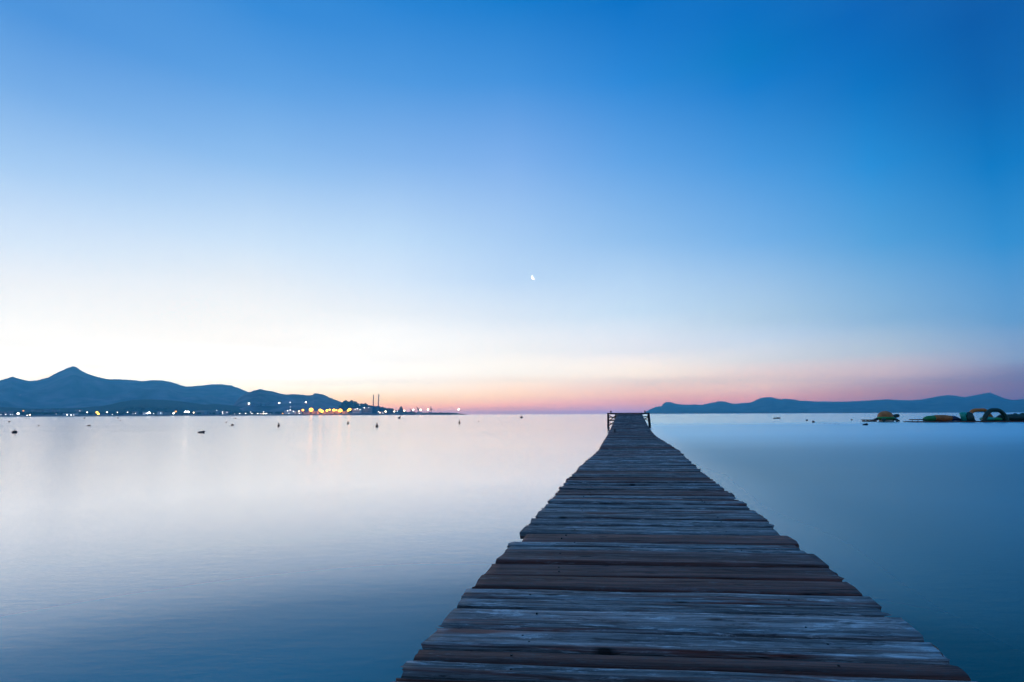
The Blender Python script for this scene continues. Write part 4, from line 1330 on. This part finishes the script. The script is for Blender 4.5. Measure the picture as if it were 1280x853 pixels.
def dinghy():
    p_, k = scale_at(971.5, 523.6)
    Lh = 8.0 * k
    e = empty('dinghy', p_, R(8))
    tag(e, 'small dark inflatable dinghy with an outboard motor anchored off the right shore', 'boat')
    mb = MB()
    r = Lh * .085
    pts = [(-.5, -.2, 0), (.1, -.2, .0), (.34, -.15, .02), (.47, -.05, .05), (.5, 0, .06), (.47, .05, .05), (.34, .15, .02), (.1, .2, 0), (-.5, .2, 0)]
    mb.tube([(x * Lh, y * Lh, z * Lh + r * .8) for x, y, z in pts], [r * .8] + [r] * 7 + [r * .8], 12)
    mb.build('tube', M['hull'], e, smooth=True)
    mb = MB(); mb.box((-.05 * Lh, 0, r * .5), (.8 * Lh, .3 * Lh, r * .5)); mb.build('hull', M['hull'], e)
    mb = MB(); mb.box((-.46 * Lh, 0, r * 1.7), (.07 * Lh, .12 * Lh, r * 1.6), bev=r * .2); mb.box((-.49 * Lh, 0, 0), (.04 * Lh, .05 * Lh, r * 2)); mb.build('outboard_motor', M['black'], e)
    mb = MB(); mb.box((.05 * Lh, 0, r * 2.1), (.16 * Lh, .16 * Lh, r * 1.6), bev=r * .2); mb.tube([(.1 * Lh, 0, r * 2.8), (.1 * Lh, .02, r * 3.8)], r * .12, 6); mb.build('console', M['greyfloat'], e)
    mb = MB(); mb.box((-.2 * Lh, 0, r * 1.5), (.08 * Lh, .34 * Lh, r * .3)); mb.build('seat', M['greyfloat'], e)


dinghy()

# ------------------------------------------------------------------ floating play park on the right
def turtle():
    p_, k = scale_at(1108, 527.2)
    e = empty('inflatable_turtle', p_, R(4))
    tag(e, 'large inflatable turtle with an orange brown shell and green body, facing right', 'inflatable')
    c = k
    mb = MB(); mb.ball((-.6 * c, 0, 4.4 * c), 1.0, u=28, w=18, scale=(10.2 * c, 9 * c, 3.4 * c)); mb.build('body', M['green'], e, smooth=True)
    mb = MB(); mb.ball((-.6 * c, 0, 6.0 * c), 1.0, u=28, w=18, scale=(8.9 * c, 8 * c, 7.2 * c)); mb.build('shell', M['brown'], e, smooth=True)
    mb = MB(); mb.tube([(5.0 * c, 0, 3.8 * c), (9.0 * c, 0, 5.4 * c), (13 * c, 0, 6.9 * c)], [3.8 * c, 3.0 * c, 2.3 * c], 14)
    mb.ball((14.6 * c, 0, 7.2 * c), 1.0, u=16, w=12, scale=(3.4 * c, 2.6 * c, 2.3 * c)); h = mb.build('head', M['dkgreen'], e, smooth=True)
    for sy in (-1, 1):
        mb = MB(); mb.ball((15.8 * c, sy * 1.8 * c, 8.2 * c), .55 * c, u=10, w=8); mb.build('eye', M['black'], h, smooth=True)
    for (fx, fy, tx, ty, tz) in ((5, -5, 8.2, -11, .8), (5, 5, 8.2, 11, .8), (-7, -5, -11.0, -9.5, .8), (-7, 5, -11.0, 9.5, .8)):
        mb = MB(); mb.tube([(fx * c, fy * c, 3.2 * c), ((fx + tx) / 2 * c, (fy + ty) / 2 * c, 2.4 * c), (tx * c, ty * c, tz * c)], [2.6 * c, 2.7 * c, 1.3 * c], 12, flat=.6)
        mb.build('flipper', M['dkgreen'], e, smooth=True)
    mb = MB(); mb.ball((-11.4 * c, 0, 3.8 * c), 1.0, u=10, w=8, scale=(2.2 * c, 1.2 * c, .8 * c)); mb.build('tail', M['dkgreen'], e, smooth=True)
    mb = MB(); mb.lathe([(7.2 * c, -.8 * c), (7.8 * c, .2 * c), (7.8 * c, 1.6 * c), (7.0 * c, 2.0 * c)], 24); mb.build('float_ring', M['cream'], e, smooth=True)


turtle()


def walkway(x0, x1, py, lb, posts, top=2.2):
    pa, k = scale_at(x0, py)
    pb, _ = scale_at(x1, py)
    pb = pa + (pb - pa)
    mid = (pa + pb) / 2
    Lw = (pb - pa).length
    e = empty('floating_walkway', mid, math.atan2(pb.y - pa.y, pb.x - pa.x))
    tag(e, lb, 'walkway')
    mb = MB(); mb.box((0, 0, top * k), (Lw, .9, .9 * k), bev=.02); mb.build('deck', M['pontoon'], e)
    for q in posts:
        mb = MB(); mb.ball(((q - .5) * Lw, 0, .55 * k), 1.0, u=12, w=8, scale=(1.2 * k * 1.5, .42, 1.3 * k)); mb.build('float', M['cream'], e, smooth=True)


walkway(1077.5, 1096.5, 527.3, 'thin dark floating walkway on pale floats left of the turtle', (.12, .38, .62, .86))


def park_local(px0, py=528.0, yaw=True):
    p_, k = scale_at(px0, py)
    return p_, k, -math.atan2(p_.x, p_.y)


# base pontoon under everything
pa, kk = scale_at(1138, 528.0)
pb, _ = scale_at(1330, 527.2)
mid = (pa + pb) / 2
e = empty('pontoon_base', mid, math.atan2(pb.y - pa.y, pb.x - pa.x))
tag(e, 'long flat dark pontoon carrying the inflatable obstacle course at the right', 'pontoon')
mb = MB(); mb.box((0, 0, .55 * kk), ((pb - pa).length, 2.6, 1.1 * kk), bev=.03); mb.build('deck', M['pontoon'], e)
mb = MB(); mb.box((0, -1.335, .75 * kk), ((pb - pa).length - .1, .05, .35 * kk)); mb.build('edge_strip', M['brown'], e)
BASE_DIR = (pb - pa).normalized()
BASE_K = 1.1 * kk
YAW = math.atan2(pb.y - pa.y, pb.x - pa.x)


def on_base(px):
    t = (px - 1138) / (1330 - 1138)
    # perspective: position along the pontoon seen at px
    d = ray(px, 528)
    d2 = Vector((d.x, d.y)); a2 = Vector((pa.x, pa.y)); b2 = Vector((BASE_DIR.x, BASE_DIR.y))
    den = d2.x * b2.y - d2.y * b2.x
    s_ = (a2.x * b2.y - a2.y * b2.x) / den
    q = d2 * s_
    return Vector((q.x, q.y, BASE_K)), (Vector((q.x, q.y, 0)) - EYE).dot(FWD) / F


def course(name, px, lb, cat='inflatable'):
    p_, k = on_base(px)
    e = empty(name, p_, YAW)
    tag(e, lb, cat)
    return e, k


# handrail beam at the left end
e, k = course('entry_beam', 1143, 'thin dark beam on short posts at the left end of the pontoon', 'beam')
mb = MB(); mb.tube([(-9.5 * k, -.5, 2.1 * k), (11 * k, -.5, 2.2 * k)], .6 * k, 8); mb.build('rail', M['pontoon'], e)
for x in (-6, 1, 8):
    mb = MB(); mb.tube([(x * k, -.5, 0), (x * k, -.5, 2.0 * k)], .35 * k, 8); mb.build('post', M['pontoon'], e)

# humped tube: green, brown orange, navy
e, k = course('inflatable_hump', 1178, 'humped inflatable roller, green at left, orange brown in the middle, navy at right')
mb = MB(); mb.tube([(-24 * k, 0, 1.2 * k), (-22 * k, 0, 2.4 * k), (-18 * k, 0, 3.4 * k), (-10 * k, 0, 3.7 * k)], [.8 * k, 2.4 * k, 3.2 * k, 3.6 * k], 16); mb.build('green_section', M['green'], e, smooth=True)
mb = MB(); mb.tube([(-9.98 * k, 0, 3.7 * k), (-6 * k, 0, 3.9 * k), (4 * k, 0, 3.9 * k), (11 * k, 0, 3.6 * k)], [3.65 * k, 3.9 * k, 3.9 * k, 3.3 * k], 16); mb.build('orange_section', M['brown'], e, smooth=True)
mb = MB(); mb.tube([(11.02 * k, 0, 3.5 * k), (16 * k, 0, 3.4 * k), (21 * k, 0, 2.2 * k), (25 * k, 0, 1.0 * k)], [3.3 * k, 3.1 * k, 2.0 * k, .9 * k], 16); mb.build('navy_section', M['navy'], e, smooth=True)

# climbing tower
e, k = course('inflatable_tower', 1205, 'teal and dark green inflatable climbing tower between the hump and the arches')
mb = MB(); mb.tube([(-2.2 * k, -.4, .4 * k), (-3.6 * k, -.4, 6 * k), (-5.6 * k, -.4, 10.4 * k)], [3.0 * k, 2.8 * k, 2.3 * k], 14); mb.ball((-1.5 * k, -.4, 8.6 * k), 2.6 * k, u=14, w=10); mb.build('ramp', M['teal'], e, smooth=True)
mb = MB(); mb.tube([(3.0 * k, -.6, .2 * k), (3.0 * k, -.6, 5 * k), (2.6 * k, -.6, 9.4 * k), (2.2 * k, -.6, 11.2 * k)], [4.8 * k, 4.5 * k, 3.4 * k, 1.6 * k], 14); mb.build('wall', M['dkgreen'], e, smooth=True)
mb = MB(); mb.tube([(6.0 * k, -.3, 1.2 * k), (9.5 * k, -.3, .9 * k), (12 * k, -.3, .8 * k)], [2.6 * k, 1.2 * k, .7 * k], 12); mb.build('step', M['dkgreen'], e, smooth=True)

# arches
def arch(px, lb, pts, rad_, mat, yy):
    e, k = course('inflatable_arch', px, lb)
    n = []
    P = [Vector((x * k, yy, z * k)) for x, z in pts]
    for i in range(len(P) - 1):
        a = P[max(0, i - 1)]; b_ = P[i]; c = P[i + 1]; d = P[min(len(P) - 1, i + 2)]
        for t in (0, .25, .5, .75):
            n.append(.5 * ((2 * b_) + (c - a) * t + (2 * a - 5 * b_ + 4 * c - d) * t * t + (3 * b_ - a - 3 * c + d) * t ** 3))
    n.append(P[-1])
    mb = MB(); mb.tube(n, rad_ * k, 14); mb.build('arch_tube', mat, e, smooth=True)
    for q in (P[0], P[-1]):
        mb = MB(); mb.lathe([(rad_ * 1.3 * k, 0), (rad_ * 1.45 * k, .5 * k), (rad_ * 1.1 * k, 1.3 * k)], 14, c=(q.x, q.y, 0)); mb.build('foot', mat, e, smooth=True)
    return e


arch(1229, 'orange inflatable arch, the left and paler one of two crossing arches', [(-12.2, .6), (-12.0, 4.5), (-9.5, 10.5), (-5, 13.2), (2, 13.6), (8, 13.4), (10.5, 10.5), (13.4, 7.4), (15.6, 3), (16, .6)], 2.2, M['orange'], .5)
arch(1239.5, 'dark green inflatable arch, the right and darker one of two crossing arches', [(-14.0, .6), (-13.0, 4.0), (-9.5, 9.2), (-4.5, 13.0), (.5, 13.6), (6, 13.0), (10, 9.8), (12.8, 5.8), (14, .6)], 2.4, M['dkgreen'], -.6)
e, k = course('inflatable_cushion', 1237, 'bright teal and green inflatable cushion lying under the arches')
mb = MB(); mb.ball((-3.5 * k, -.1, 2.6 * k), 1.0, u=18, w=12, scale=(7.5 * k, .8, 3.0 * k)); mb.build('teal_pad', M['teal'], e, smooth=True)
mb = MB(); mb.ball((6.0 * k, -.15, 2.2 * k), 1.0, u=18, w=12, scale=(6.2 * k, .8, 2.4 * k)); mb.build('green_pad', M['green'], e, smooth=True)

e, k = course('inflatable_wall', 1270, 'long dark green inflatable wall with knobs at the right edge')
mb = MB(); mb.tube([(-22 * k, 0, 3.0 * k), (-18 * k, 0, 4.1 * k), (0, 0, 4.3 * k), (40 * k, 0, 4.3 * k)], [2.8 * k, 4.0 * k, 4.3 * k, 4.3 * k], 16); mb.build('tube', M['dkgreen'], e, smooth=True)
for x, r in ((0.5, 2.2), (10, 2.6), (20, 2.4)):
    mb = MB(); mb.ball((x * k, 0, 7.4 * k), r * k, u=14, w=10, scale=(1.3, 1, 1)); mb.build('knob', M['dkgreen'], e, smooth=True)

# ------------------------------------------------------------------ render settings
vs = sc.view_settings
sc.display_settings.display_device = 'sRGB'
vs.view_transform = 'Standard'
vs.look = 'None'
vs.exposure = 0.0
vs.gamma = 1.0
vs.use_curve_mapping = False
sc.render.engine = 'CYCLES'
cy = sc.cycles
cy.use_adaptive_sampling = False
cy.use_denoising = True
cy.max_bounces = 6
cy.diffuse_bounces = 3
cy.glossy_bounces = 3
cy.transmission_bounces = 2
cy.volume_bounces = 1
cy.sample_clamp_indirect = 2.0
cy.caustics_reflective = False
cy.caustics_refractive = False
